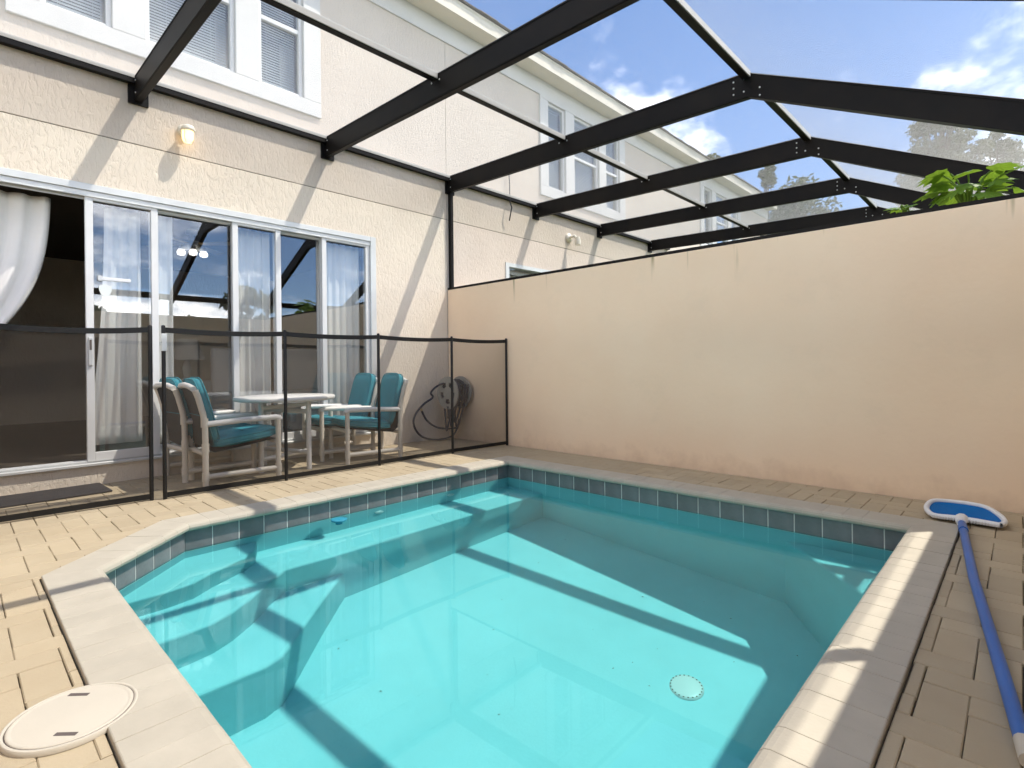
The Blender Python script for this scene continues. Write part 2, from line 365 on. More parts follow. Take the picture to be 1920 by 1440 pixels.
for k, pc in enumerate(pieces):
    g_ = rng.choice((0.0006, 0.0009, 0.0012, 0.0016, 0.0024))
    ip = inset(pc, g_)
    if not ip or len(ip) < 3 or area(ip) < 1e-4: continue
    dz = rng.uniform(-0.0015, 0.001); tx, ty = rng.uniform(-0.0009, 0.0009), rng.uniform(-0.0009, 0.0009)
    ip = [(x+tx, y+ty) for x, y in ip]
    if k < 300:
        cx = sum(p[0] for p in ip)/len(ip); cy_ = sum(p[1] for p in ip)/len(ip)
        b = MB().prism([(x-cx, y-cy_) for x, y in ip], -0.05, dz, 0.0028).build('paver', 'paver', deck); b.location = (cx, cy_, 0)
    else: rest.prism(ip, -0.05, dz, 0.0028)
kind(rest.build('paver_field', 'paver', deck), 'stuff')

# ---------------------------------------------------------------- pool
pool = tag(empty('swimming_pool', (-2.3, -3.3, 0)), 'turquoise plunge pool with slate tile band and cream bullnose coping', 'pool')
def pp_(o_): o_.location = (2.3, 3.3, 0); return receiver(o_)
sh = MB(); n = len(WALLP)
def floor_z(y): return -1.15 - 0.22*max(0.0, min(1.0, (-2.2-y)/2.5))
inner = LIP[:]; inner = offset(LIP, 0.0355)
ring_t = [(x, y, -0.18) for x, y in inner]; ring_b = [(x, y, floor_z(y)-0.02) for x, y in inner]
sh.add(ring_t+ring_b, [(i, i+n, (i+1) % n+n, (i+1) % n) for i in range(n)])
fl = [(-3.9, -4.85), (-0.7, -4.85), (-0.7, -1.7), (-3.9, -1.7)]
sh.grid(lambda u, v: (-3.9+3.2*u, -4.85+3.15*v, floor_z(-4.85+3.15*v)), 1, 24, True)
lp = [(x, y, -0.18) for x, y in inner]; lo2 = [(x, y, -0.18) for x, y in WALLP]
sh.add(lp+lo2, [(i, (i+1) % n, (i+1) % n+n, i+n) for i in range(n)])
pp_(sh.build('shell', 'plaster', pool))
gb = MB(); w1 = [(x, y, -0.01) for x, y in GROUTP]; w2 = [(x, y, -0.181) for x, y in GROUTP]
gb.add(w1+w2, [(i, i+n, (i+1) % n+n, (i+1) % n) for i in range(n)]); pp_(gb.build('grout_band', 'grout', pool))
E_ = 0.05
s1 = [(-3.9, -2.2), (-3.6, -2.195), (-3.48, -2.175), (-3.37, -2.1), (-3.27, -2.05), (-3.17, -2.0), (-3.08, -1.92), (-2.98, -1.70), (-3.9, -1.70)]
s2 = [(-3.9, -2.53), (-3.60, -2.52), (-3.49, -2.505), (-3.39, -2.46), (-3.28, -2.385), (-3.16, -2.28), (-3.09, -2.215), (-3.0, -2.155), (-2.9, -2.155), (-2.75, -2.165), (-0.7, -2.175), (-0.7, -1.7), (-3.9, -1.7)]
s3 = [(-3.9, -2.76), (-3.36, -2.77), (-3.27, -2.745), (-3.17, -2.655), (-2.92, -2.42), (-2.62, -2.15), (-2.62, -1.7), (-3.9, -1.7)]
s4 = [(-0.7, -4.85), (-0.7, -4.12), (-1.5, -4.85)]
for nm, poly, z in (('step', s1, -0.29), ('bench', s2, -0.50), ('step', s3, -0.80), ('corner_seat', s4, -0.36)):
    pp_(MB().prism(poly, -1.5, z).build(nm, 'plaster', pool, 0.022, 3))
# tiles and coping bricks along every side
TILE = 0.1525; tcount = 0
def along(a, b, step, start=0.0):
    L = math.hypot(b[0]-a[0], b[1]-a[1]); s_ = start
    out = []
    k = max(1, round(L/step)); st = L/k
    return [(i*st, (i+1)*st) for i in range(k)], L
tmesh = {}
for i in range(n):
    a, b = WALLP[i], WALLP[(i+1) % n]; segs, L = along(a, b, TILE); ux, uy = (b[0]-a[0])/L, (b[1]-a[1])/L; nx, ny = -uy, ux   # inward
    ang = math.atan2(uy, ux)
    for s0, s1_ in segs:
        w = round(s1_-s0, 4)
        if w not in tmesh:
            h_ = w/2-0.0027; tb = MB()
            f_ = [(-h_, 0, -0.170), (h_, 0, -0.170), (h_, 0, -0.019), (-h_, 0, -0.019)]; ff = [(x+(0.0022 if x < 0 else -0.0022), 0.008, z+(0.003 if z < -0.1 else -0.003)) for x, _, z in f_]; fm = [(x, 0.006, z) for x, _, z in f_]
            tb.add(f_+fm+ff, [(8, 11, 10, 9)] + [(k, k+4, (k+1) % 4+4, (k+1) % 4) for k in range(4)] + [(k+4, k+8, (k+1) % 4+8, (k+1) % 4+4) for k in range(4)])
            tmesh[w] = tb.mesh('tile', 'tile')
        m_ = (s0+s1_)/2; t_ = bpy.data.objects.new('tile', tmesh[w]); COL.objects.link(t_); t_.parent = pool
        t_.location = (a[0]+ux*m_+2.3, a[1]+uy*m_+3.3, 0); t_.rotation_euler = (0, 0, ang); receiver(t_)
# coping: bullnose profile in (u outward, z), mitred corners
prof = [(0.206, -0.045), (0.206, 0.010), (0.203, 0.013), (0.03, 0.013), (0.015, 0.009), (0.005, 0.000), (0.0, -0.012), (0.003, -0.024), (0.012, -0.031), (0.036, -0.035), (0.06, -0.035), (0.06, -0.045)]
mo = MB()
for i in range(n):
    a, b = LIP[i], LIP[(i+1) % n]; segs, L = along(a, b, 0.103); ux, uy = (b[0]-a[0])/L, (b[1]-a[1])/L; nx, ny = uy, -ux
    ao, bo = COUT[i], COUT[(i+1) % n]
    ka = ((ao[0]-a[0])*ux+(ao[1]-a[1])*uy)/0.206; kb = ((bo[0]-b[0])*ux+(bo[1]-b[1])*uy)/0.206     # mitre slopes
    def P(s_, u_, z_, first, last, sub=0.0):
        s2_ = s_ + (ka*u_ if first else 0) + (kb*u_ if last else 0); return (a[0]+ux*s2_+nx*u_, a[1]+uy*s2_+ny*u_, z_)
    for k, (s0, s1_) in enumerate(segs):
        g0 = 0.0007+rng.random()*0.0008; e0, e1 = k == 0, k == len(segs)-1; np_ = len(prof); dz = rng.uniform(-0.0008, 0.0008)
        v = [P(s0+g0, u_, z_+dz, e0, False) for u_, z_ in prof]+[P(s1_-g0, u_, z_+dz, False, e1) for u_, z_ in prof]
        f = [(q, (q+1) % np_, np_+(q+1) % np_, np_+q) for q in range(np_)]+[tuple(range(np_))[::-1], tuple(range(np_, 2*np_))]
        cx = sum(q[0] for q in v)/len(v); cy_ = sum(q[1] for q in v)/len(v)
        ob = MB().add([(x-cx, y-cy_, z) for x, y, z in v], f).build('coping_brick', 'coping', pool, 0.0012, 1); ob.location = (cx+2.3, cy_+3.3, 0)
    pr = [(0.203, -0.045), (0.203, 0.0112), (0.03, 0.0118), (0.0155, 0.008), (0.006, -0.0005), (0.0013, -0.012), (0.004, -0.0235), (0.0128, -0.0300), (0.036, -0.0335), (0.06, -0.0335), (0.06, -0.045)]
    v = [P(0, u_, z_, True, False) for u_, z_ in pr]+[P(L, u_, z_, False, True) for u_, z_ in pr]; np_ = len(pr)
    mo.add(v, [(q, (q+1) % np_, np_+(q+1) % np_, np_+q) for q in range(np_)])
pp_(mo.build('mortar_bed', 'mortar', pool))
# drain and wall inlets
DZ = floor_z(-4.03); dr = MB(); dr.lathe([(0.085, -0.005), (0.085, 0.006), (0.070, 0.014), (0.0, 0.016)], (-1.80, -4.01, DZ), 28)
dro = pp_(dr.build('drain_cover', M['vinyl'], pool)); sl_ = MB()
for k in range(22):
    a = 2*math.pi*k/22; ca, sa = math.cos(a), math.sin(a); sl_.add([(-1.80+ca*r_-sa*w_, -4.01+sa*r_+ca*w_, DZ+0.0125) for r_, w_ in ((0.0725, -0.004), (0.079, -0.004), (0.079, 0.004), (0.0725, 0.004))], [(0, 1, 2, 3)])
sl_o = sl_.build('slot_ring', M['joint'], dro)
for x in (-2.13, -1.44):
    pp_(MB().lathe([(0.034, 0.0), (0.034, -0.014), (0.022, -0.02), (0.0, -0.02)], (x, -1.755, -0.30), 16, 'y').build('inlet', 'vinyl', pool))
# water: closed body, its top a sheet of its own so that it stays flat
wb = MB(); wp = offset(LIP, 0.039); wo_ = offset(LIP, 0.06)
wb.add([(x, y, WATER_Z) for x, y in wp], [tuple(range(n))], True)
kind(wb.build('water', 'water'), 'structure'); bpy.data.objects['water'].cycles.is_caustics_caster = True
# skimmer lid set into deck and coping
lid = MB(); lid.lathe([(LID_R, 0.0), (LID_R, 0.0145), (LID_R-0.003, 0.0160), (LID_R-0.008, 0.0160), (LID_R-0.010, 0.0148), (LID_R-0.013, 0.0152), (0.0, 0.0156)], (0, 0, 0), 48)
lo_ = lid.build('skimmer_lid', 'lid'); lo_.location = (*LID_C, 0); tag(lo_, 'round cream plastic skimmer lid let into the pool coping', 'lid')
MB().lathe([(LID_R+0.0015, 0.0), (LID_R+0.0015, 0.0135)], (0, 0, 0), 48).build('collar_gap', 'dark', lo_); MB().lathe([(LID_R+0.010, 0.0), (LID_R+0.010, 0.0138), (LID_R+0.008, 0.0146), (LID_R+0.003, 0.0146), (LID_R+0.0025, 0.0)], (0, 0, 0), 48).build('collar', 'lid', lo_)
for sx, a0 in ((1, R(75)), (-1, R(75))):
    c_ = Vector((math.cos(a0), math.sin(a0)))*0.092*sx; b = MB().box(-0.026, 0.026, -0.006, 0.006, 0.0, 0.0012).build('finger_slot', 'dark', lo_); b.location = (c_.x, c_.y, 0.0148); b.rotation_euler = (0, 0, a0+R(90)-R(30))

# ---------------------------------------------------------------- boundary walls
def wallmat():
    m = mat('painted_wall', (0.86, 0.70, 0.525), 0.85, var=0.2, vscale=0.9, col2=(0.82, 0.64, 0.465), spec=0.15, coords='World', detail=3); t = m.node_tree; b = t.nodes['Principled BSDF']
    g_ = N(t, 'ShaderNodeNewGeometry'); n1 = N(t, 'ShaderNodeTexNoise', Scale=18.0, Detail=4.0); t.links.new(g_.outputs['Position'], n1.inputs['Vector'])
    bp = N(t, 'ShaderNodeBump', Strength=0.3, Distance=0.006); t.links.new(n1.outputs['Fac'], bp.inputs['Height']); t.links.new(bp.outputs[0], b.inputs['Normal'])
    # mildew runs under the wall head: thin streaks with a ragged lower end
    mp = N(t, 'ShaderNodeMapping'); mp.inputs['Scale'].default_value = (9, 9, 0.7); t.links.new(g_.outputs['Position'], mp.inputs['Vector'])
    n2 = N(t, 'ShaderNodeTexNoise', Scale=1.0, Detail=3.0); t.links.new(mp.outputs[0], n2.inputs['Vector'])
    s_ = N(t, 'ShaderNodeSeparateXYZ'); t.links.new(g_.outputs['Position'], s_.inputs[0])
    m1 = N(t, 'ShaderNodeMapRange'); m1.inputs['From Min'].default_value = 0.63; m1.inputs['From Max'].default_value = 0.72; t.links.new(n2.outputs['Fac'], m1.inputs['Value'])
    m2 = N(t, 'ShaderNodeMapRange'); m2.inputs['From Min'].default_value = 1.55; m2.inputs['From Max'].default_value = 1.86; t.links.new(s_.outputs['Z'], m2.inputs['Value'])
    mu = N(t, 'ShaderNodeMath', operation='MULTIPLY'); t.links.new(m1.outputs[0], mu.inputs[0]); t.links.new(m2.outputs[0], mu.inputs[1])
    mix = N(t, 'ShaderNodeMix', data_type='RGBA'); src = b.inputs['Base Color'].links[0].from_socket
    t.links.new(mu.outputs[0], mix.inputs[0]); t.links.new(src, mix.inputs[6]); mix.inputs[7].default_value = (0.34, 0.29, 0.16, 1)
    n3 = N(t, 'ShaderNodeTexNoise', Scale=5.0, Detail=6.0, Roughness=0.65); t.links.new(g_.outputs['Position'], n3.inputs['Vector'])
    hz = N(t, 'ShaderNodeMath', operation='MULTIPLY_ADD'); t.links.new(s_.outputs['Z'], hz.inputs[0]); hz.inputs[1].default_value = -1.6; t.links.new(n3.outputs['Fac'], hz.inputs[2])
    m3 = N(t, 'ShaderNodeMapRange'); m3.inputs['From Min'].default_value = 0.28; m3.inputs['From Max'].default_value = 0.62; m3.inputs['To Max'].default_value = 0.4; t.links.new(hz.outputs[0], m3.inputs['Value'])
    mix2 = N(t, 'ShaderNodeMix', data_type='RGBA'); t.links.new(m3.outputs[0], mix2.inputs[0]); t.links.new(mix.outputs[2], mix2.inputs[6]); mix2.inputs[7].default_value = (0.52, 0.37, 0.26, 1)
    n4 = N(t, 'ShaderNodeTexNoise', Scale=2.3, Detail=8.0, Roughness=0.7); t.links.new(g_.outputs['Position'], n4.inputs['Vector'])
    m4 = N(t, 'ShaderNodeMapRange'); m4.inputs['From Min'].default_value = 0.54; m4.inputs['From Max'].default_value = 0.75; m4.inputs['To Max'].default_value = 0.2; t.links.new(n4.outputs['Fac'], m4.inputs['Value'])
    mix3 = N(t, 'ShaderNodeMix', data_type='RGBA'); t.links.new(m4.outputs[0], mix3.inputs[0]); t.links.new(mix2.outputs[2], mix3.inputs[6]); mix3.inputs[7].default_value = (0.62, 0.53, 0.40, 1)
    t.links.new(mix3.outputs[2], b.inputs['Base Color']); return m
M['pwall'] = wallmat()
tag(MB().box(0.0, 0.2, Y_F-0.2, -0.004, -0.3, H_W).build('boundary_wall', 'pwall', None, 0.008, 2), 'tall smooth peach boundary wall running along the pool side', 'wall')
tag(MB().box(X_L-0.2, -0.002, Y_F-0.2, Y_F, -0.3, H_W).build('boundary_wall', 'pwall', None, 0.008, 2), 'peach boundary wall across the end of the court facing the sliding doors', 'wall')
tag(MB().box(X_L-0.2, X_L, Y_F+0.002, -0.004, -0.3, H_W).build('boundary_wall', 'pwall', None, 0.008, 2), 'peach boundary wall on the open-door side of the patio', 'wall')

# ---------------------------------------------------------------- townhouses
def window(parent, x0, x1, z0, z1, rail, slats=True):
    f = MB(); w = 0.035
    f.box(x0, x0+w, 0.012, 0.07, z0, z1); f.box(x1-w, x1, 0.012, 0.07, z0, z1); f.box(x0+w, x1-w, 0.012, 0.07, z0, z0+w); f.box(x0+w, x1-w, 0.012, 0.07, z1-w, z1)
    f.box(x0+w, x1-w, 0.018, 0.06, rail-0.022, rail+0.022); fo = f.build('window', 'vinyl', parent, 0.004, 1)
    for a, b, y in ((z0+w, rail-0.022, 0.045), (rail+0.022, z1-w, 0.03)): MB().box(x0+w, x1-w, y, y+0.005, a, b).build('pane', 'upglass', fo)
    bl = MB(); z = z0+0.04
    while z < z1-0.05:
        h = (x1-x0)/2-0.045; c = (x0+x1)/2; tl = 0.0112
        bl.add([(c-h, 0.094, z-tl), (c+h, 0.094, z-tl), (c+h, 0.107, z+tl), (c-h, 0.107, z+tl), (c-h, 0.095, z-tl-0.001), (c+h, 0.095, z-tl-0.001), (c+h, 0.108, z+tl-0.001), (c-h, 0.108, z+tl-0.001)], [(0, 1, 2, 3), (7, 6, 5, 4), (0, 4, 5, 1)]); z += 0.0255
    for cx in (x0+(x1-x0)*0.25, x0+(x1-x0)*0.75): bl.box(cx-0.0015, cx+0.0015, 0.0855, 0.087, z0+0.03, z1-0.04)
    bl.box(x0+0.04, x1-0.04, 0.085, 0.12, z1-0.06, z1-0.03); kind(bl.build('blind', 'blind', fo), 'stuff')
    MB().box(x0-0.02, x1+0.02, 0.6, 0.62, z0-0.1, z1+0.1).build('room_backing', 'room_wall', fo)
def facade(name, X0, X1, sm, door, win, label, cat='house', wins=True):
    """door = (x0, x1) of the opening; win = left edge of the three-light window"""
    h = tag(empty(name, ((X0+X1)/2, 0.1, 0)), label, cat); ox, oy = -(X0+X1)/2, -0.1
    def put(o_): o_.location = (ox, oy, 0); return o_
    T0, T1 = 0.0, 0.2; D0, D1 = door; ZD0, ZD1 = 0.15, 2.342; W0, W1, WZ0, WZ1 = win, win+2.37, 3.46, 4.97
    G = 0.003
    w = MB(); w.box(X0+G, D0, T0, T1, -0.2, 2.735); w.box(D1, X1-G, T0, T1, -0.2, 2.735); w.box(D0, D1, T0, T1, -0.2, ZD0); w.box(D0, D1, T0, T1, ZD1, 2.735)
    put(w.build('lower_wall', sm, h))
    w = MB(); w.box(X0+G, X1-G, T0, T1, 2.743, WZ0); w.box(X0+G, W0, T0, T1, WZ0, 5.2); w.box(W1, X1-G, T0, T1, WZ0, 5.2); w.box(W0, W1, T0, T1, WZ1, 5.2)
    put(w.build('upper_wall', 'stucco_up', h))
    j = MB(); j.box(X0, X1, 0.012, 0.19, 2.73, 2.748); j.box(X1-G, X1+G*0.9, 0.012, 0.19, 0, 5.2); put(j.build('control_joint', 'joint', h))
    lights = [(W0+0.19, W0+0.62), (W0+0.845, W0+1.545), (W0+1.755, W0+2.19)]
    tr = MB(); y0, y1 = -0.028, 0.03
    tr.box(W0, W1, y0, y1, WZ0, WZ0+0.15); tr.box(W0, W1, y0, y1, WZ1-0.045, WZ1); xs = [W0]+[v for l_ in lights for v in l_]+[W1]
    for k in range(0, len(xs), 2): tr.box(xs[k], xs[k+1], y0, y1, WZ0+0.15, WZ1-0.045)
    put(tr.build('window_trim', 'trim', h, 0.004, 1))
    for a, b in lights: put_w = window(h, a, b, WZ0+0.15, WZ1-0.045, 4.27)
    for c in h.children:
        if c.name.split('.')[0] == 'window': put(c)
    put(MB().box(X0, X1, -0.022, 0.0, 4.97, 5.198).build('frieze_board', 'trim', h))
    put(MB().box(X0, X1, -0.26, 0.0, 5.2, 5.215).build('soffit', 'soffit', h))
    fa = MB(); fa.extr([(-0.262, 5.19), (-0.262, 5.36), (-0.285, 5.36), (-0.285, 5.335), (-0.278, 5.325), (-0.278, 5.19)], X0, X1, 'x'); put(fa.build('fascia', 'fascia', h))
    rf = MB(); rf.extr([(-0.31, 5.362), (-0.31, 5.374), (5.0, 7.05), (5.0, 7.02)], X0, X1, 'x')
    x = X0
    while x < X1-0.05:
        wdt = min(rng.uniform(0.24, 0.34), X1-x); d_ = rng.uniform(0, 0.018); rf.extr([(-0.312-d_, 5.373-d_*0.3), (-0.312-d_, 5.381+rng.uniform(0, 0.004)), (0.05, 5.494), (0.05, 5.486)], x, x+wdt-0.004, 'x'); x += wdt
    put(rf.build('roof', 'shingle', h))
    put(MB().box(X0, X1, 4.8, 5.0, -0.2, 7.0).build('rear_wall', sm, h))
    return h, put
house, hput = facade('townhouse', -5.85, 0.0, 'stucco', (-5.05, -1.03), -4.04, 'cream stucco townhouse with white sliding doors opening onto the patio')
# sliding door set: outer frame, five sashes on two tracks
df = MB(); ZB, ZT = 0.15, 2.342
df.box(-1.10, -1.033, -0.012, 0.16, ZB, ZT-0.002); df.box(-5.05, -4.98, -0.012, 0.16, ZB, ZT); df.box(-4.98, -1.10, -0.012, 0.16, ZT-0.055, ZT-0.002)
df.box(-4.98, -1.10, -0.03, 0.16, ZB, ZB+0.022); df.box(-4.98, -1.10, 0.02, 0.026, ZB+0.022, ZB+0.04); df.box(-4.98, -1.10, 0.085, 0.091, ZB+0.022, ZB+0.04)
df.box(-4.98, -1.10, 0.0, 0.012, ZT-0.10, ZT-0.055); df.box(-4.98, -1.10, 0.05, 0.06, ZT-0.115, ZT-0.055)
door = hput(df.build('sliding_door', 'alu', house, 0.003, 1))
for x0, x1, y in ((-3.60, -3.115, 0.012), (-3.165, -2.475, 0.066), (-2.53, -2.085, 0.012), (-2.13, -1.61, 0.066), (-1.66, -1.10, 0.012)):
    s_ = MB(); w = 0.05 if y < 0.05 else 0.045; zb, zt = ZB+0.03, ZT-0.075
    s_.box(x0, x0+w, y, y+0.035, zb, zt); s_.box(x1-w, x1, y, y+0.035, zb, zt); s_.box(x0+w, x1-w, y, y+0.035, zb, zb+0.07); s_.box(x0+w, x1-w, y, y+0.035, zt-0.045, zt)
    so_ = s_.build('sash', 'vinyl', door, 0.003, 1); p_ = MB().box(x0+w, x1-w, y+0.014, y+0.020, zb+0.07, zt-0.045).build('pane', 'glass', door)
MB().box(-3.588, -3.562, -0.004, 0.012, 0.93, 1.15).build('door_handle', 'alu', door, 0.004, 2); MB().box(-3.582, -3.568, -0.0055, -0.003, 1.05, 1.13).build('handle_slot', 'dark', door)
neigh, nput = facade('townhouse', 0.0, 5.9, 'stucco2', (1.05, 4.9), 1.81, 'neighbouring cream townhouse seen over the boundary wall beside the post')
nd = MB(); nd.box(1.05, 1.12, -0.012, 0.16, ZB, ZT-0.002); nd.box(1.12, 4.9, -0.012, 0.16, ZT-0.055, ZT-0.002); nd.box(1.12, 4.9, -0.03, 0.16, ZB, ZB+0.022)
for x in (2.1, 3.0, 3.9, 4.85): nd.box(x, x+0.05, 0.02, 0.055, ZB, ZT-0.06)
nd_o = nput(nd.build('sliding_door', 'alu', neigh)); MB().box(1.12, 4.9, 0.03, 0.036, ZB, ZT-0.055).build('pane', 'glass', nd_o)
vb = MB()
for k in range(40): x = 1.15+k*0.095; vb.add([(x, 0.12, 0.2), (x+0.07, 0.15, 0.2), (x+0.07, 0.15, ZT-0.12), (x, 0.12, ZT-0.12)], [(0, 1, 2, 3)])
vb.box(1.12, 4.9, 0.1, 0.16, ZT-0.14, ZT-0.09); kind(vb.build('blind', 'blind', nd_o), 'stuff')
far, fput = facade('townhouse', 5.9, 11.75, 'stucco', (7.0, 10.7), 7.35, 'farthest cream townhouse of the row, seen through two screen roofs')
# rooms behind the doors
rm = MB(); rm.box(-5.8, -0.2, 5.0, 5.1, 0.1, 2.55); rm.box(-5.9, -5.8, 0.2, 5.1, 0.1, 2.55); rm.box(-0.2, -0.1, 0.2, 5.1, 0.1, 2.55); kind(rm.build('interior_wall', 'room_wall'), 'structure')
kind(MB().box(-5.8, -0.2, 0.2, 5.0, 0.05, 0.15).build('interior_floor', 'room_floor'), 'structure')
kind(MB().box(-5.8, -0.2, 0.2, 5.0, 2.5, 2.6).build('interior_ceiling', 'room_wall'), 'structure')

# curtains
def curtain(name, fn, label, nu=60, nv=24):
    c = MB().grid(fn, nu, nv).build(name, 'curtain'); s_ = c.modifiers.new('solid', 'SOLIDIFY'); s_.thickness = 0.003; return tag(c, label, 'curtain', 'curtains behind the sliding doors')
def fold(u, k, a, ph=0.0, sharp=1.0):
    v = math.sin(2*math.pi*(k*u)+ph); return a*(v*0.8+0.2*math.sin(2*math.pi*k*2.3*u+1.3+ph))
def tied(u, v):
    # v=0 top; the free edge sweeps back towards the tie at z 1.15
    z = 2.235-v*1.30; xe = -3.78-0.50*v**3.0 - 0.05*v; xl = -4.75; x = xl+(xe-xl)*u; return (x, 0.24+fold(u, 7, 0.030*(1-0.45*v))+0.02*v, z - 0.25*v*(1-u)*0)
curtain('curtain', tied, 'white curtain swept back and tied beside the dark open doorway')
curtain('curtain', lambda u, v: (-3.45+0.25*u-(0.13*v*v)*(1-u)+0.0*v, 0.20+fold(u, 3.2, 0.016, 0.4), 2.235-v*1.95), 'white curtain behind the glass next to the open doorway, flared at its foot')
curtain('curtain', lambda u, v: (-3.14+0.17*u, 0.19+fold(u, 1.6, 0.012, 0.8), 2.235-v*1.98), 'narrow white curtain strip behind the black fence gate posts')
curtain('curtain', lambda u, v: (-2.47+0.34*u, 0.19+fold(u, 3.6, 0.016, 1.4), 2.235-v*1.98), 'white pleated curtain behind the glass over the patio table')
curtain('curtain', lambda u, v: (-1.64+0.49*u, 0.17+fold(u, 5.5, 0.016, 2.2), 2.235-v*1.98), 'white curtain at the wall end of the sliding doors above the teal chairs')
# shield sign and bar on the glass
pts = [(0, -0.062), (0.028, -0.04), (0.04, -0.005), (0.042, 0.03), (0.02, 0.036), (0, 0.045), (-0.02, 0.036), (-0.042, 0.03), (-0.04, -0.005), (-0.028, -0.04)]
sg = MB().extr(pts, -0.004, 0.0, 'y').build('shield_sticker', 'shield'); sg.location = (-3.475, 0.025, 1.53); tag(sg, 'small white shield-shaped sticker on the door glass', 'sticker')
br = empty('door_bar', (-3.41, 0.022, 1.615)); tag(br, 'short white bar fixed across the door glass above the shield sticker', 'bar')
MB().box(-0.10, 0.10, -0.012, 0.0, -0.014, 0.014).build('bar', 'netrim', br, 0.003, 1); MB().box(-0.115, -0.085, -0.016, 0.002, -0.02, 0.02).build('end_block', 'alu', br, 0.003, 1)

# indoor furniture
fan = empty('ceiling_fan', (-2.38, 1.75, 2.5)); tag(fan, 'ceiling fan with tan blade and lit spotlights inside the glass door', 'ceiling fan')
MB().lathe([(0.06, 0.0), (0.06, -0.04), (0.02, -0.05), (0.02, -0.12), (0.09, -0.13), (0.09, -0.20), (0.03, -0.22)], (0, 0, 0), 20).build('motor', 'vinyl', fan)
for k in range(4):
    a = R(38+90*k); b = MB(); b.add([(0.10, -0.035, -0.15), (0.52, -0.06, -0.155), (0.52, 0.06, -0.17), (0.10, 0.035, -0.16), (0.10, -0.035, -0.156), (0.52, -0.06, -0.161), (0.52, 0.06, -0.176), (0.10, 0.035, -0.166)], [(0, 1, 2, 3), (7, 6, 5, 4), (0, 4, 5, 1), (1, 5, 6, 2), (2, 6, 7, 3), (3, 7, 4, 0)])
    b_ = b.build('blade', 'blade', fan); b_.rotation_euler = (0, 0, a)
for k in range(3):
    a = R(200+60*k); c_ = (0.13*math.cos(a), 0.13*math.sin(a), -0.24); MB().tube([(0.03*math.cos(a), 0.03*math.sin(a), -0.2), (c_[0], c_[1], -0.22), c_], 0.03, 10).build('lamp_arm', 'vinyl', fan)
    MB().lathe([(0.0, -0.075), (0.04, -0.06), (0.045, -0.03), (0.03, 0.0)], c_, 14).build('bulb', 'bulb', fan)
def dining_chair(loc, rz, label):
    c = tag(empty('dining_chair', loc, rz), label, 'chair', 'slipcovered chairs indoors')
    MB().box(-0.22, 0.22, -0.22, 0.22, 0.0, 0.46).build('seat', 'slipcover', c, 0.03, 3); MB().box(-0.22, 0.22, 0.16, 0.24, 0.46, 0.98).build('backrest', 'slipcover', c, 0.03, 3); return c
dining_chair((-2.0, 1.35, 0.15), R(15), 'white slipcovered chair indoors behind the glass left of the pleated curtain')
dining_chair((-1.28, 1.25, 0.15), R(-10), 'white slipcovered chair indoors behind the glass over the round patio table')
lampo = tag(empty('table_lamp', (-2.35, 2.1, 0.15)), 'pale lamp shade standing indoors behind the glass', 'lamp')
MB().box(-0.25, 0.25, -0.25, 0.25, 0.0, 0.6).build('side_table', 'slipcover', lampo, 0.02, 2); MB().lathe([(0.2, 0.85), (0.11, 1.1)], (0, 0, 0), 24).build('shade', 'lampshade', lampo); MB().lathe([(0.09, 0.6), (0.03, 0.64), (0.05, 0.75), (0.02, 0.86)], (0, 0, 0), 16).build('base', 'pvc2', lampo)

# wall lamps
def wall_lamp(x, z, lit, label):
    l = tag(empty('wall_lamp', (x, 0, z)), label, 'lamp')
    MB().lathe([(0.055, 0.0), (0.055, -0.02), (0.035, -0.035), (0.0, -0.035)], (0, 0, 0.02), 20, 'y').build('base', 'lampbody', l)
    MB().tube([(0, -0.02, 0.03), (0, -0.07, 0.05), (0, -0.10, 0.04), (0, -0.105, 0.02)], 0.016, 8).build('arm', 'lampbody', l)
    MB().lathe([(0.0, 0.045), (0.042, 0.035), (0.055, 0.01), (0.055, -0.012), (0.048, -0.012)], (0, -0.105, 0.0), 20).build('cap', 'lampbody', l)
    jar = mat('jar_glass_%d' % lit, (0.85, 0.78, 0.6), 0.25, emit=((1.0, 0.62, 0.22), 0.9) if lit else None); jm = MB().lathe([(0.046, -0.010), (0.046, -0.08), (0.030, -0.105), (0.0, -0.11)], (0, -0.105, 0.0), 18).build('jar', jar, l)
    cg = MB()
    for k in range(4): a = R(45+90*k); cg.tube([(0.05*math.cos(a), -0.105+0.05*math.sin(a), -0.01), (0.05*math.cos(a), -0.105+0.05*math.sin(a), -0.085), (0.03*math.cos(a), -0.105+0.03*math.sin(a), -0.112)], 0.004, 5)
    cg.build('cage', 'lampbody', l); return l
wall_lamp(-2.915, 2.93, True, 'small lit jelly-jar lamp on stucco above the open doors')
fl_ = tag(empty('wall_lamp', (2.5, 0, 2.92)), 'small pale unlit wall lamp on the neighbouring townhouse', 'lamp')
MB().lathe([(0.07, 0.0), (0.07, -0.025), (0.0, -0.03)], (0, 0, 0), 18, 'y').build('base', 'lampbody', fl_); MB().tube([(0, -0.02, 0), (0.03, -0.1, 0.02), (0.05, -0.14, -0.05)], 0.025, 8).build('arm', 'lampbody', fl_); MB().lathe([(0.03, 0.06), (0.05, 0.0), (0.045, -0.07)], (0.05, -0.15, -0.06), 16).build('shade', 'lampbody', fl_)
tag(MB().tube([(1.10, -0.04, 3.62), (1.105, -0.05, 3.4), (1.10, -0.05, 3.2), (1.10, -0.09, 3.1), (1.09, -0.05, 2.92)], 0.009, 6).build('cable', 'cable'), 'thin black cable hanging down the neighbouring wall past the screen header', 'cable')

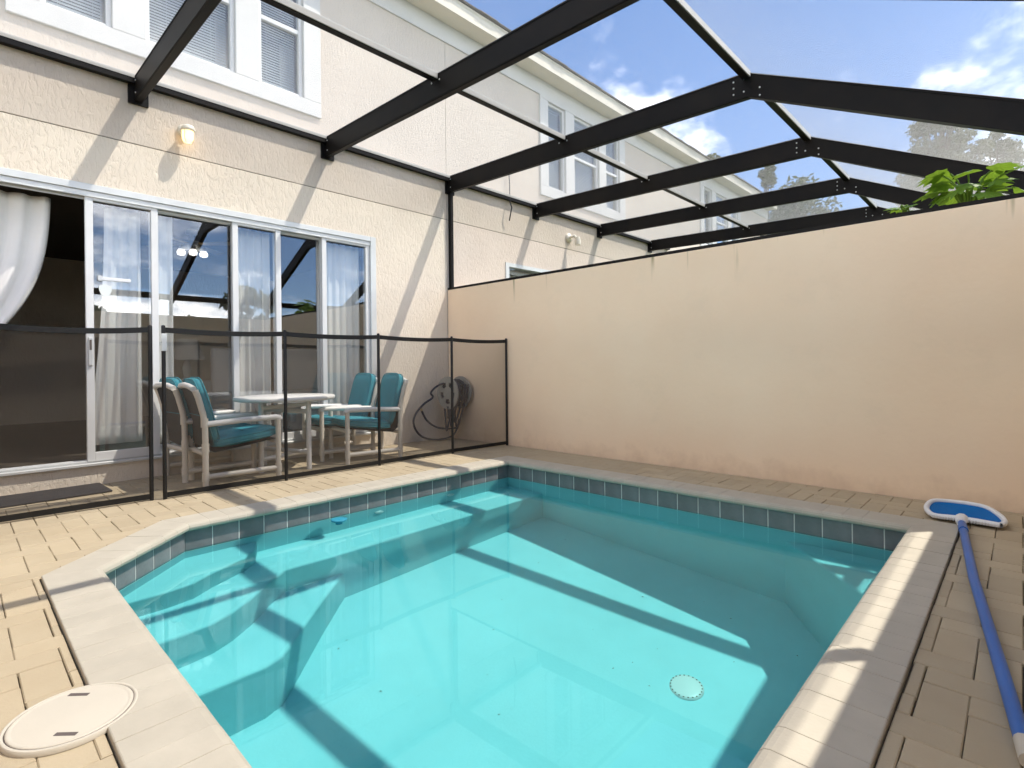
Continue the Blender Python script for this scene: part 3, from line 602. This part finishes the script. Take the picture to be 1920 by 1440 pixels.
# ---------------------------------------------------------------- screen enclosures
def top_z(y):
    return 3.29+(y/3.68)*0.10 if y > -3.68 else 3.19-(-3.68-y)*0.48
def enclosure(xs, xa, xb, label, wall_post=None):
    e = tag(empty('screen_enclosure', ((xa+xb)/2, -2.8, 0)), label, 'enclosure', 'screen enclosures over the courts'); ox, oy = -(xa+xb)/2, 2.8
    def put(o_): o_.location = (ox, oy, 0); return o_
    for x in xs:
        pr = [(-0.01, top_z(0)-0.205), (-3.70, top_z(-3.68)-0.205), (Y_F+0.02, top_z(Y_F)-0.20), (Y_F+0.02, top_z(Y_F)), (-3.68, top_z(-3.68)), (-0.01, top_z(0))]
        ro = put(MB().extr(pr, x-0.026, x+0.026, 'x').build('rafter', 'bronze', e, 0.003, 1))
        rib = MB()
        for dz in (0.012, 0.19): rib.extr([(-0.012, top_z(0)-dz-0.008), (-3.69, top_z(-3.68)-dz-0.008), (Y_F+0.03, top_z(Y_F)-dz-0.008), (Y_F+0.03, top_z(Y_F)-dz), (-3.69, top_z(-3.68)-dz), (-0.012, top_z(0)-dz)], x-0.030, x+0.030, 'x')
        rib.build('rafter_rib', 'bronze', ro)
        MB().box(x-0.07, x+0.07, -0.02, -0.002, 3.06, 3.25).build('bracket', 'bronze', ro)
        bo_ = MB()
        for by, dz in ((-3.58, 0.05), (-3.58, 0.10), (-3.58, 0.15), (-3.66, 0.05), (-3.66, 0.15), (-3.78, 0.11), (-3.78, 0.17), (-0.06, 0.05), (-0.06, 0.15), (-1.80, 0.06), (-1.90, 0.06)):
            bo_.lathe([(0.007, 0.0), (0.007, -0.003), (0.004, -0.005), (0.0, -0.005)], (x-0.0262, by, top_z(by)-dz), 8, 'x')
        kind(bo_.build('bolt_heads', 'alu', ro), 'stuff')
    bays = sorted([v for v in [xa]+list(xs)+[xb]])
    for a, b in zip(bays[:-1], bays[1:]):
        if b-a < 0.1: continue
        for y in (-1.85, -3.68):
            zt = top_z(y)-0.004; po = put(MB().box(a+0.031, b-0.031, y-0.026, y+0.026, zt-0.052, zt).build('purlin', 'bronze', e)); MB().box(a+0.031, b-0.031, y-0.034, y-0.0262, zt-0.046, zt-0.002).build('sunlit_side_cap_grey', 'sunlit_side_cap_grey', po)  # pale side strip added to paint the purlin's sunlit face
        put(MB().box(a+0.031, b-0.031, Y_F+0.02, Y_F+0.07, top_z(Y_F)-0.14, top_z(Y_F)-0.04).build('eave_beam', 'bronze', e))
        hd = put(MB().box(a+0.031, b-0.031, -0.055, -0.002, 3.215, 3.255).build('wall_header', 'bronze', e)); MB().box(a+0.031, b-0.031, -0.058, -0.002, 3.2555, 3.285).build('header_cap', 'sunlit_side_cap_grey', hd)
        q = MB(); sy = [-0.06, -1.82, -1.88, -3.65, -3.71, Y_F+0.05]
        for y0, y1 in ((sy[0], sy[1]), (sy[2], sy[3]), (sy[4], sy[5])): q.weave((a+0.03, y0, top_z(y0)-0.01), (b-a-0.06, 0, 0), (0, y1-y0, top_z(y1)-top_z(y0)))
        kind(put(q.build('roof_screen', 'wire', e)), 'stuff')
        kind(put(MB().weave((a+0.03, Y_F+0.045, H_W+0.02), (b-a-0.06, 0, 0), (0, 0, top_z(Y_F)-0.14-H_W-0.02)).build('front_screen', 'wire', e)), 'stuff')
    for x in xs:
        put(MB().box(x-0.025, x+0.025, Y_F-0.03, Y_F+0.02, H_W, top_z(Y_F)-0.05).build('post', 'bronze', e))
    if wall_post is not None:
        x = wall_post
        put(MB().box(x-0.025, x-0.003, -0.055, -0.005, H_W+0.026, 3.086).build('post', 'bronze', e, 0.002, 1)); put(MB().box(x-0.003, x+0.022, -0.05, -0.008, H_W+0.026, 3.086).build('post', 'bronze', e, 0.002, 1))
        put(MB().box(x-0.045, x+0.02, Y_F, -0.006, H_W+0.001, H_W+0.026).build('sill_channel', 'bronze', e))
    return e
enclosure([-4.9, -3.25, -1.60, 0.045], X_L, 0.047, 'bronze aluminium screen roof over the pool, its rafters running out from the house', 0.047)
enclosure([1.70, 3.36, 5.07], 0.048, 5.85, 'farther bronze screen roof over the neighbouring court beyond the wall')

# ---------------------------------------------------------------- pool fence
FY = -1.0
def fence_panel(parent, x0, x1, y0, y1, sag, hz=1.165):
    g_ = MB()
    def pt(u, v):
        x = x0+(x1-x0)*u; y = y0+(y1-y0)*u; zt = hz-sag*4*u*(1-u); return (x, y, 0.035+(zt-0.035)*v)
    g_.grid(pt, 10, 1, False); g_.build('mesh_panel', 'fence_mesh', parent)
    b = MB(); b.grid(lambda u, v: (x0+(x1-x0)*u, y0+(y1-y0)*u-0.006, hz-sag*4*u*(1-u)-0.018+0.036*v), 12, 1, False); b.grid(lambda u, v: (x0+(x1-x0)*u, y0+(y1-y0)*u+0.006, hz-sag*4*u*(1-u)-0.018+0.036*v), 12, 1, False)
    b.grid(lambda u, v: (x0+(x1-x0)*u, y0+(y1-y0)*u-0.006+0.012*v, hz-sag*4*u*(1-u)+0.018), 12, 1, False); b.build('top_binding', 'black', parent)
    c = MB(); c.grid(lambda u, v: (x0+(x1-x0)*u, y0+(y1-y0)*u-0.005, 0.012+0.034*v), 6, 1, False); c.grid(lambda u, v: (x0+(x1-x0)*u, y0+(y1-y0)*u+0.005, 0.012+0.034*v), 6, 1, False); c.build('bottom_binding', 'black', parent)
def fpost(parent, x, y, h=1.20):
    p_ = MB().lathe([(0.013, 0.0), (0.013, h-0.012), (0.011, h-0.004), (0.0, h)], (x, y, 0), 10).build('post', 'black', parent); return p_
fence = tag(empty('pool_fence', (0, 0, 0)), 'black mesh pool fence between the patio furniture and the pool', 'fence')
fp = [(-3.315, -0.965), (-2.49, -0.995), (-1.65, -1.015), (-0.785, -1.01), (-0.028, -1.05)]
for k, (x, y) in enumerate(fp):
    p_ = fpost(fence, x, y)
    if k == 0: MB().box(x-0.016, x+0.016, y-0.019, y-0.0125, 1.02, 1.14).build('latch', 'alu', fence, 0.002, 1); MB().box(x-0.016, x+0.016, y-0.018, y-0.012, 1.075, 1.085).build('latch_gap', 'black', fence)
for (xa, ya), (xb, yb) in zip(fp[:-1], fp[1:]): fence_panel(fence, xa+0.012, xb-0.012, ya, yb, 0.012)
gate = tag(empty('pool_fence', (0, 0, 0)), 'black mesh fence section by the doormat in front of the open doorway', 'fence')
for x, y in ((-3.385, -0.93), (-4.25, -0.905), (-5.1, -0.905)): fpost(gate, x, y)
fence_panel(gate, -4.238, -3.397, -0.905, -0.93, 0.02); fence_panel(gate, -5.088, -4.262, -0.905, -0.905, 0.02)

# ---------------------------------------------------------------- patio furniture
def cushion(cx, cy_, cz, lx, ly, lz, p=3.2, nu=20, nv=10):
    m_ = MB()
    def pt(u, v):
        a = 2*math.pi*u; b = -math.pi/2+math.pi*v; sp = lambda c, e: math.copysign(abs(c)**e, c)
        e1, e2 = 0.35, 0.75
        return (cx+lx/2*sp(math.cos(b), e2)*sp(math.cos(a), e1), cy_+ly/2*sp(math.cos(b), e2)*sp(math.sin(a), e1), cz+lz/2*sp(math.sin(b), e2))
    return m_.grid(pt, nu, nv)
def patio_chair(loc, rz, label):
    """faces local +x; width along y; built of plastic pipe"""
    c = tag(empty('patio_chair', loc, rz), label, 'chair', 'teal patio chairs'); W = 0.215; r_ = 0.0215
    for s_ in (-1, 1):
        y = W*s_
        MB().tube([(-0.27, y, 0.0), (-0.27, y, 0.30), (-0.272, y, 0.48), (-0.285, y, 0.56), (-0.315, y, 0.68), (-0.335, y, 0.735)], r_, 8).build('rear_leg', 'pvc', c)
        MB().tube([(0.26, y, 0.0), (0.26, y, 0.25), (0.26, y, 0.475)], r_, 8).build('front_leg', 'pvc', c)
        MB().tube([(-0.27, y, 0.478), (0.0, y, 0.492), (0.24, y, 0.497), (0.272, y, 0.49), (0.276, y, 0.478)], r_*1.05, 8).build('armrest', 'pvc2', c)
        MB().tube([(-0.27, y, 0.085), (0.26, y, 0.085)], r_*0.95, 8).build('side_rail', 'pvc', c)
        j = MB()
        for px, pz in ((-0.27, 0.30), (-0.27, 0.085), (0.26, 0.085), (-0.275, 0.49)): j.tube([(px, y, pz-0.032), (px, y, pz+0.032)], r_*1.2, 8)
        j.build('pipe_fitting', 'pvc', c)
    MB().tube([(-0.345, -W-0.0, 0.745), (-0.355, -W*0.6, 0.765), (-0.358, 0, 0.772), (-0.355, W*0.6, 0.765), (-0.345, W, 0.745)], r_, 8).build('top_rail', 'pvc2', c)
    MB().tube([(0.25, -W, 0.30), (0.25, W, 0.30)], r_*0.95, 8).build('seat_rail', 'pvc', c); MB().tube([(-0.27, -W, 0.255), (-0.27, W, 0.255)], r_*0.95, 8).build('seat_rail', 'pvc', c)
    sg_ = MB(); pl = [(0.25, 0.322), (0.0, 0.285), (-0.2, 0.258), (-0.255, 0.30), (-0.285, 0.52), (-0.345, 0.745)]
    v = [(x, -W+0.02, z) for x, z in pl]+[(x, W-0.02, z) for x, z in pl]; k = len(pl); sg_.add(v, [(i, i+1, k+i+1, k+i) for i in range(k-1)], True); sg_.build('sling', 'sling', c)
    cs = cushion(0, 0, 0, 0.50, 0.40, 0.115).build('seat_cushion', 'teal', c); cs.location = (0.035, 0, 0.352); cs.rotation_euler = (0, R(-7), 0)
    cb_ = cushion(0, 0, 0, 0.52, 0.40, 0.105).build('back_cushion', 'teal', c); cb_.location = (-0.245, 0, 0.575); cb_.rotation_euler = (0, R(-105), 0)
    for q in (cs, cb_):
        lx = 0.50 if q is cs else 0.52; sp = lambda c_, e: math.copysign(abs(c_)**e, c_)
        for zz_ in (0.022, -0.022):
            MB().tube([(lx*0.494*sp(math.cos(a), 0.35), 0.20*0.985*sp(math.sin(a), 0.35), zz_) for a in [2*math.pi*k/40 for k in range(41)]], 0.0045, 5, False).build('piping', 'teal', q)
        MB().tube([(-0.02, y_, (0.056 if q is cs else 0.051)) for y_ in (-0.17, -0.08, 0, 0.08, 0.17)], 0.0035, 5).build('seam', 'teal', q)
    return c
patio_chair((-2.735, -0.615, 0), R(-3), 'teal cushioned pipe chair nearest the fence latch, its arm towards the pool')
patio_chair((-2.80, -0.235, 0), R(3), 'teal cushioned pipe chair half hidden behind the one by the fence latch')
patio_chair((-1.525, -0.565, 0), R(172), 'teal cushioned pipe chair nearest the hose reel, facing the table')
patio_chair((-1.62, -0.215, 0), R(176), 'teal cushioned pipe chair against the door glass behind the one by the hose reel')
tb = tag(empty('patio_table', (-2.24, -0.42, 0)), 'round white patio table on pipe legs between the teal chairs', 'table')
MB().lathe([(0.40, 0.605), (0.415, 0.608), (0.425, 0.618), (0.425, 0.634), (0.418, 0.642), (0.0, 0.645)], (0, 0, 0), 48).build('table_top', 'pvc2', tb)
for k in range(4):
    a = R(20+90*k); x, y = 0.27*math.cos(a), 0.27*math.sin(a); MB().tube([(x, y, 0.0), (x, y, 0.61)], 0.022, 8).build('leg', 'pvc2', tb)
for k in range(2):
    a = R(20+90*k); x, y = 0.27*math.cos(a), 0.27*math.sin(a); MB().tube([(-x, -y, 0.11+0.04*k), (x, y, 0.11+0.04*k)], 0.02, 8).build('stretcher', 'pvc2', tb); MB().tube([(-x, -y, 0.55-0.042*k), (x, y, 0.55-0.042*k)], 0.02, 8).build('stretcher', 'pvc2', tb)
dm = MB().box(-0.4, 0.4, -0.2, 0.2, 0.0, 0.012).build('door_mat', 'mat', None, 0.003, 1); dm.location = (-3.92, -0.22, 0.002); dm.rotation_euler = (0, 0, R(2)); tag(dm, 'black rubber doormat on the pavers below the open doorway', 'mat')

# hose reel on the boundary wall with its loose coils
HR = Vector((0, -0.30, 0.575)); reel = tag(empty('hose_reel', HR), 'grey plastic hose reel fixed in the corner behind the fence', 'hose reel')
def flange(x):
    b = MB(); n_ = 40; R0 = 0.195
    b.lathe([(0.045, -0.008), (0.05, 0.008), (0.0, 0.01)], (x, 0, 0), 20, 'x')
    def ring(r0, r1, a0, a1, k_):
        v = []; 
        for i in range(k_+1):
            a = a0+(a1-a0)*i/k_; c_, s_ = math.cos(a), math.sin(a); v += [(x-0.006, r0*c_, r0*s_), (x-0.006, r1*c_, r1*s_), (x+0.006, r0*c_, r0*s_), (x+0.006, r1*c_, r1*s_)]
        f = []
        for i in range(k_): o_ = i*4; f += [(o_, o_+4, o_+5, o_+1), (o_+2, o_+3, o_+7, o_+6), (o_+1, o_+5, o_+7, o_+3), (o_, o_+2, o_+6, o_+4)]
        b.add(v, f)
    ring(0.13, R0, 0, 2*math.pi, 48); ring(0.04, 0.075, 0, 2*math.pi, 24)
    for k in range(5): a = R(18+72*k); ring(0.07, 0.135, a-0.26, a+0.26, 4)
    return b
flange(-0.26).build('flange', 'reel', reel); flange(-0.06).build('flange', 'reel', reel)
MB().lathe([(0.05, -0.25), (0.05, -0.07)], (0, 0, 0), 16, 'x').build('drum', 'reel', reel); MB().box(-0.055, -0.002, -0.06, 0.06, -0.09, 0.09).build('bracket', 'reel', reel, 0.005, 1)
hs = MB(); pts = []
for k in range(150):
    a = k*0.42; x = -0.235+0.155*abs(((k/24.0) % 2)-1); rr = 0.085+0.075*k/150; pts.append((x, HR.y+rr*math.cos(a), HR.z+rr*math.sin(a)))
hs.tube(pts, 0.0125, 6)
for sw, dp, ph, dx in ((0.20, 0.40, 0.0, -0.20), (0.24, 0.50, 0.1, -0.16), (0.17, 0.34, 0.2, -0.12), (0.26, 0.545, 0.15, -0.23), (0.30, 0.46, 0.3, -0.10), (0.22, 0.45, 0.25, -0.14), (0.28, 0.36, 0.05, -0.18), (0.33, 0.52, 0.2, -0.07), (0.25, 0.28, 0.4, -0.21)):
    hs.tube([(dx-0.05*math.sin(t_*math.pi), HR.y-sw*0.5+sw*t_+0.03*math.sin(6*t_+ph), HR.z+0.10-dp*math.sin(math.pi*t_)**0.8) for t_ in [i/24 for i in range(25)]], 0.0125, 6)
lc = [(-0.22, -0.25, 0.70), (-0.33, -0.2, 0.66), (-0.40, -0.16, 0.58), (-0.36, -0.14, 0.52), (-0.48, -0.13, 0.45), (-0.60, -0.13, 0.34), (-0.63, -0.13, 0.22), (-0.55, -0.14, 0.09), (-0.40, -0.16, 0.025), (-0.22, -0.2, 0.02), (-0.12, -0.26, 0.08), (-0.08, -0.30, 0.25)]
def smooth(p, k=6):
    o_ = []; p = [Vector(q) for q in p]
    for i in range(len(p)-1):
        a, b, c_, d_ = p[max(i-1, 0)], p[i], p[i+1], p[min(i+2, len(p)-1)]
        for j in range(k): t_ = j/k; o_.append(0.5*((2*b)+(c_-a)*t_+(2*a-5*b+4*c_-d_)*t_*t_+(3*b-a-3*c_+d_)*t_**3))
    return o_+[p[-1]]
hs.tube(smooth(lc), 0.0125, 6)
l2 = [(-0.10, -0.30, 0.15), (-0.20, -0.22, 0.14), (-0.34, -0.17, 0.17), (-0.46, -0.15, 0.26), (-0.53, -0.15, 0.375)]
hs.tube(smooth(l2), 0.0125, 6); hose = tag(hs.build('garden_hose', 'hose'), 'dark navy garden hose coiled on the reel with loops hanging to the floor', 'hose')
MB().tube([(-0.53, -0.15, 0.372), (-0.537, -0.15, 0.40)], 0.013, 8).build('coupling', 'brass', hose)

# leaf net with blue pole
net = tag(empty('leaf_net', (-0.6, -5.0, 0)), 'flat white pool leaf net with blue mesh and long blue pole', 'pool net')
rim = smooth([(0.085, -0.17, 0.028), (0.10, -0.05, 0.030), (0.10, 0.05, 0.030), (0.10, 0.155, 0.028), (0.20, 0.20, 0.045), (0.36, 0.185, 0.06), (0.42, 0.11, 0.062), (0.44, -0.02, 0.06), (0.41, -0.10, 0.055), (0.27, -0.165, 0.045), (0.16, -0.19, 0.035), (0.085, -0.17, 0.028)], 4)
rim = [Vector((0.085+(q.x-0.085)*0.82, q.y*0.86, q.z)) for q in rim]
rb = MB(); rb.tube(rim, 0.014, 8, False); rb.build('net_frame', 'netrim', net)
fr = MB(); kk = len(rim); cen = Vector((0.26, 0.01, 0.012)); fr.add([tuple(cen)]+[tuple(q) for q in rim], [(0, i+1, i+2) for i in range(kk-1)], True); fr.build('net_cloth', 'bluenet', net)
MB().tube([(0.10, 0.01, 0.030), (0.05, 0.01, 0.03), (0.0, 0.005, 0.03)], [0.03, 0.026, 0.022], 10).build('socket', 'netrim', net)
lip = MB()
for k in range(22): y = -0.135+k*0.0126; lip.box(0.068, 0.088, y, y+0.006, 0.02, 0.034)
lip.build('scoop_teeth', 'netrim', net)
MB().tube([(0.02, 0.005, 0.028), (-0.9, -0.09, 0.024), (-2.02, -0.232, 0.019)], 0.0175, 12).build('pole', 'bluepole', net); MB().tube([(-2.02, -0.232, 0.019), (-2.10, -0.242, 0.019)], 0.0185, 12).build('pole_cap', 'lid', net); MB().tube([(-0.08, -0.005, 0.028), (-0.15, -0.0125, 0.028)], 0.0205, 12).build('locking_collar', 'bluepole', net)
# small float at the back tiles
fo_ = tag(empty('pool_float', (-2.515, -1.875, WATER_Z)), 'small blue plastic float on the water against the back tiles', 'pool float')
MB().lathe([(0.02, -0.03), (0.045, -0.006), (0.055, 0.010), (0.048, 0.012), (0.0, 0.002)], (0, 0, 0), 20).build('dish', 'cyan', fo_); MB().lathe([(0.022, -0.075), (0.024, -0.03), (0.0, -0.028)], (0, 0, 0), 12).build('stem', 'cyan', fo_)

# ---------------------------------------------------------------- planting and trees
def leaf_blob(b, c, rad, n_, size, rg, flat=0.8):
    for _ in range(n_):
        while True:
            p = Vector((rg.uniform(-1, 1), rg.uniform(-1, 1), rg.uniform(-1, 1)))
            if 0.15 < p.length < 1: break
        q = c+Vector((p.x*rad, p.y*rad, p.z*rad*flat)); a = Vector((rg.gauss(0, 1), rg.gauss(0, 1), rg.gauss(0, 0.7))).normalized(); d_ = a.cross(Vector((rg.gauss(0, 1), rg.gauss(0, 1), rg.gauss(0, 1)))).normalized(); s_ = size*rg.uniform(0.6, 1.4)
        b.add([q-a*s_, q+d_*s_*0.45, q+a*s_, q-d_*s_*0.45], [(0, 1, 2, 3)])
def tree(loc, h, rad, seed, label, leaf='leaf', nclump=34, per=90, size=0.14, open_=0.0, trunk=0.16):
    rg = random.Random(seed); t_ = tag(empty('tree', loc), label, 'tree', 'trees beyond the townhouses'); tk = MB(); cr = MB()
    lean = Vector((rg.uniform(-0.4, 0.4), rg.uniform(-0.4, 0.4), 0)); tp = [Vector((0, 0, -0.3)), Vector((0, 0, h*0.2))+lean*0.3, Vector((0, 0, h*0.5))+lean*0.8, Vector((0, 0, h*0.9))+lean]
    tk.tube(smooth(tp, 4), [trunk*(1-0.85*i/12) for i in range(13)], 8)
    for _ in range(nclump):
        z = rg.uniform(0.38, 1.0)**0.9; ang = rg.uniform(0, 6.283); prof_ = math.sin(math.pi*min(1, max(0.05, (z-0.3)/0.72)))**0.6; rr = rad*prof_*rg.uniform(0.25, 1.0)
        c_ = Vector((rr*math.cos(ang), rr*math.sin(ang), h*z))+lean*z; base = Vector((0, 0, h*max(0.25, z-0.22)))+lean*z
        tk.tube([base, (base+c_)/2+Vector((0, 0, 0.1)), c_], [trunk*0.28, trunk*0.18, trunk*0.06], 5, False); leaf_blob(cr, c_, rad*rg.uniform(0.18, 0.34), per, size, rg)
    tk.build('trunk', 'bark', t_); cr.build('crown', leaf, t_); return t_
def tree_at(u, v, dist, rad, seed, label, leaf, nclump, per, size):
    p = at(u, v, dist); return tree((p.x, p.y, -0.03), p.z+0.03, rad, seed, label, leaf, nclump, per, size)
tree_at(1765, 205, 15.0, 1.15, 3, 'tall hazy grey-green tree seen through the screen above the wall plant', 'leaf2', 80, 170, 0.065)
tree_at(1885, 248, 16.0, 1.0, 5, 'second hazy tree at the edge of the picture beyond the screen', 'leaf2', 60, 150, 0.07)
tree_at(1515, 345, 24.0, 1.9, 8, 'low rounded tree showing between the farthest rafters', 'leaf', 44, 110, 0.12)
tree_at(1342, 285, 22.0, 0.9, 11, 'leafy tree top rising behind the roof edge of the row', 'leaf', 26, 90, 0.11)
tree_at(1445, 318, 26.0, 1.1, 13, 'thin tree top between the roof edge and the low rounded tree', 'leaf', 22, 80, 0.12)
for k, (x, y, h, rad, sd) in enumerate(((-5.2, -24, 3.3, 1.9, 21), (-1.0, -26, 4.0, 2.2, 22), (3.2, -25, 3.1, 2.0, 23), (-9.5, -25, 4.1, 2.2, 24), (7.5, -27, 5.2, 1.9, 25))):
    tree((x, y, -0.03), h, rad, sd, ('wide tree', 'tall tree', 'low tree', 'broad tree', 'spreading tree')[k]+' reflected in the sliding door glass, standing beyond the end wall', 'leaf', 26, 70, 0.2)
hg = MB(); rg = random.Random(5)
for k in range(70): leaf_blob(hg, Vector((-16+k*0.42, -15.0+rg.uniform(-0.5, 0.5), rg.uniform(0.5, 2.1))), 0.75, 40, 0.16, rg)
tag(hg.build('hedge', 'leaf'), 'long green hedge reflected in the door glass above the fence', 'hedge')
def lobed_leaf(L, Wd, lobes, droop):
    """fan leaf with finger lobes, stalk at the origin, blade along +x"""
    b = MB(); pts = [(0, 0)]; 
    for i in range(lobes*2+1):
        a = R(-105+210*i/(lobes*2)); r_ = (L if i % 2 else L*0.72)*(0.72+0.28*math.cos(a)); pts.append((0.12*L+r_*math.cos(a), Wd/L*r_*math.sin(a)))
    v = [(x, y, -droop*(x*x+y*y)/L + 0.10*abs(y)) for x, y in pts]; c_ = (0.3*L, 0, 0.0)
    v.append(c_); k = len(v)-1; b.add(v, [(k, i, i+1) for i in range(0, k-1)]+[(k, k-1, 0)]); return b
def creeper(loc, n_, size, reach, seed, label, rise):
    rg_ = random.Random(seed); p = tag(empty('wall_plant', loc), label, 'plant'); ms = [lobed_leaf(size, size*0.85, 7, 0.35).mesh('leaf', 'plantleaf'), lobed_leaf(size*0.8, size*0.75, 6, 0.5).mesh('leaf', 'plantleaf')]
    for k in range(n_):
        a = R(360*k/n_)+rg_.uniform(-0.4, 0.4); rr = reach*rg_.uniform(0.35, 1.0); hz = rise*rg_.uniform(0.35, 1.0); e = Vector((rr*0.3*math.cos(a), rr*math.sin(a), hz))
        MB().tube(smooth([(0, 0, -0.12), e*0.5+Vector((0, 0, 0.05)), e], 4), 0.006, 5).build('stem', 'plantleaf', p)
        l = bpy.data.objects.new('leaf', ms[k % 2]); COL.objects.link(l); l.parent = p; l.location = e; l.rotation_euler = (rg_.uniform(-0.5, 0.5), rg_.uniform(-0.5, 0.35), a+rg_.uniform(-0.5, 0.5))
    return p
creeper((0.6, -4.98, 1.93), 20, 0.15, 0.25, 4, 'bright green lobed plant growing up over the boundary wall near its end', 0.31)
creeper((0.45, -4.63, 1.92), 6, 0.09, 0.05, 9, 'small green sprig on top of the wall beside the larger plant', 0.11)

# bits of leaf on the pool floor
lb = MB(); rg = random.Random(17)
for k in range(26):
    x, y = rg.uniform(-3.0, -0.95), rg.uniform(-4.7, -2.4); z = floor_z(y)+0.003; a = rg.uniform(0, 6.28); l_ = rg.uniform(0.003, 0.008); w_ = l_*rg.uniform(0.3, 0.6); c_, s_ = math.cos(a), math.sin(a)
    lb.add([(x+c_*p_-s_*q_, y+s_*p_+c_*q_, z+r_) for p_, q_, r_ in ((-l_, 0, 0), (0, -w_, 0.003), (l_, 0, 0.001), (0, w_, 0.004))], [(0, 1, 2, 3)])
lb_o = receiver(lb.build('leaf_litter', 'bark')); kind(lb_o, 'stuff'); lb_o['label'] = 'scattered specks of leaf on the pool floor'; lb_o['category'] = 'debris'
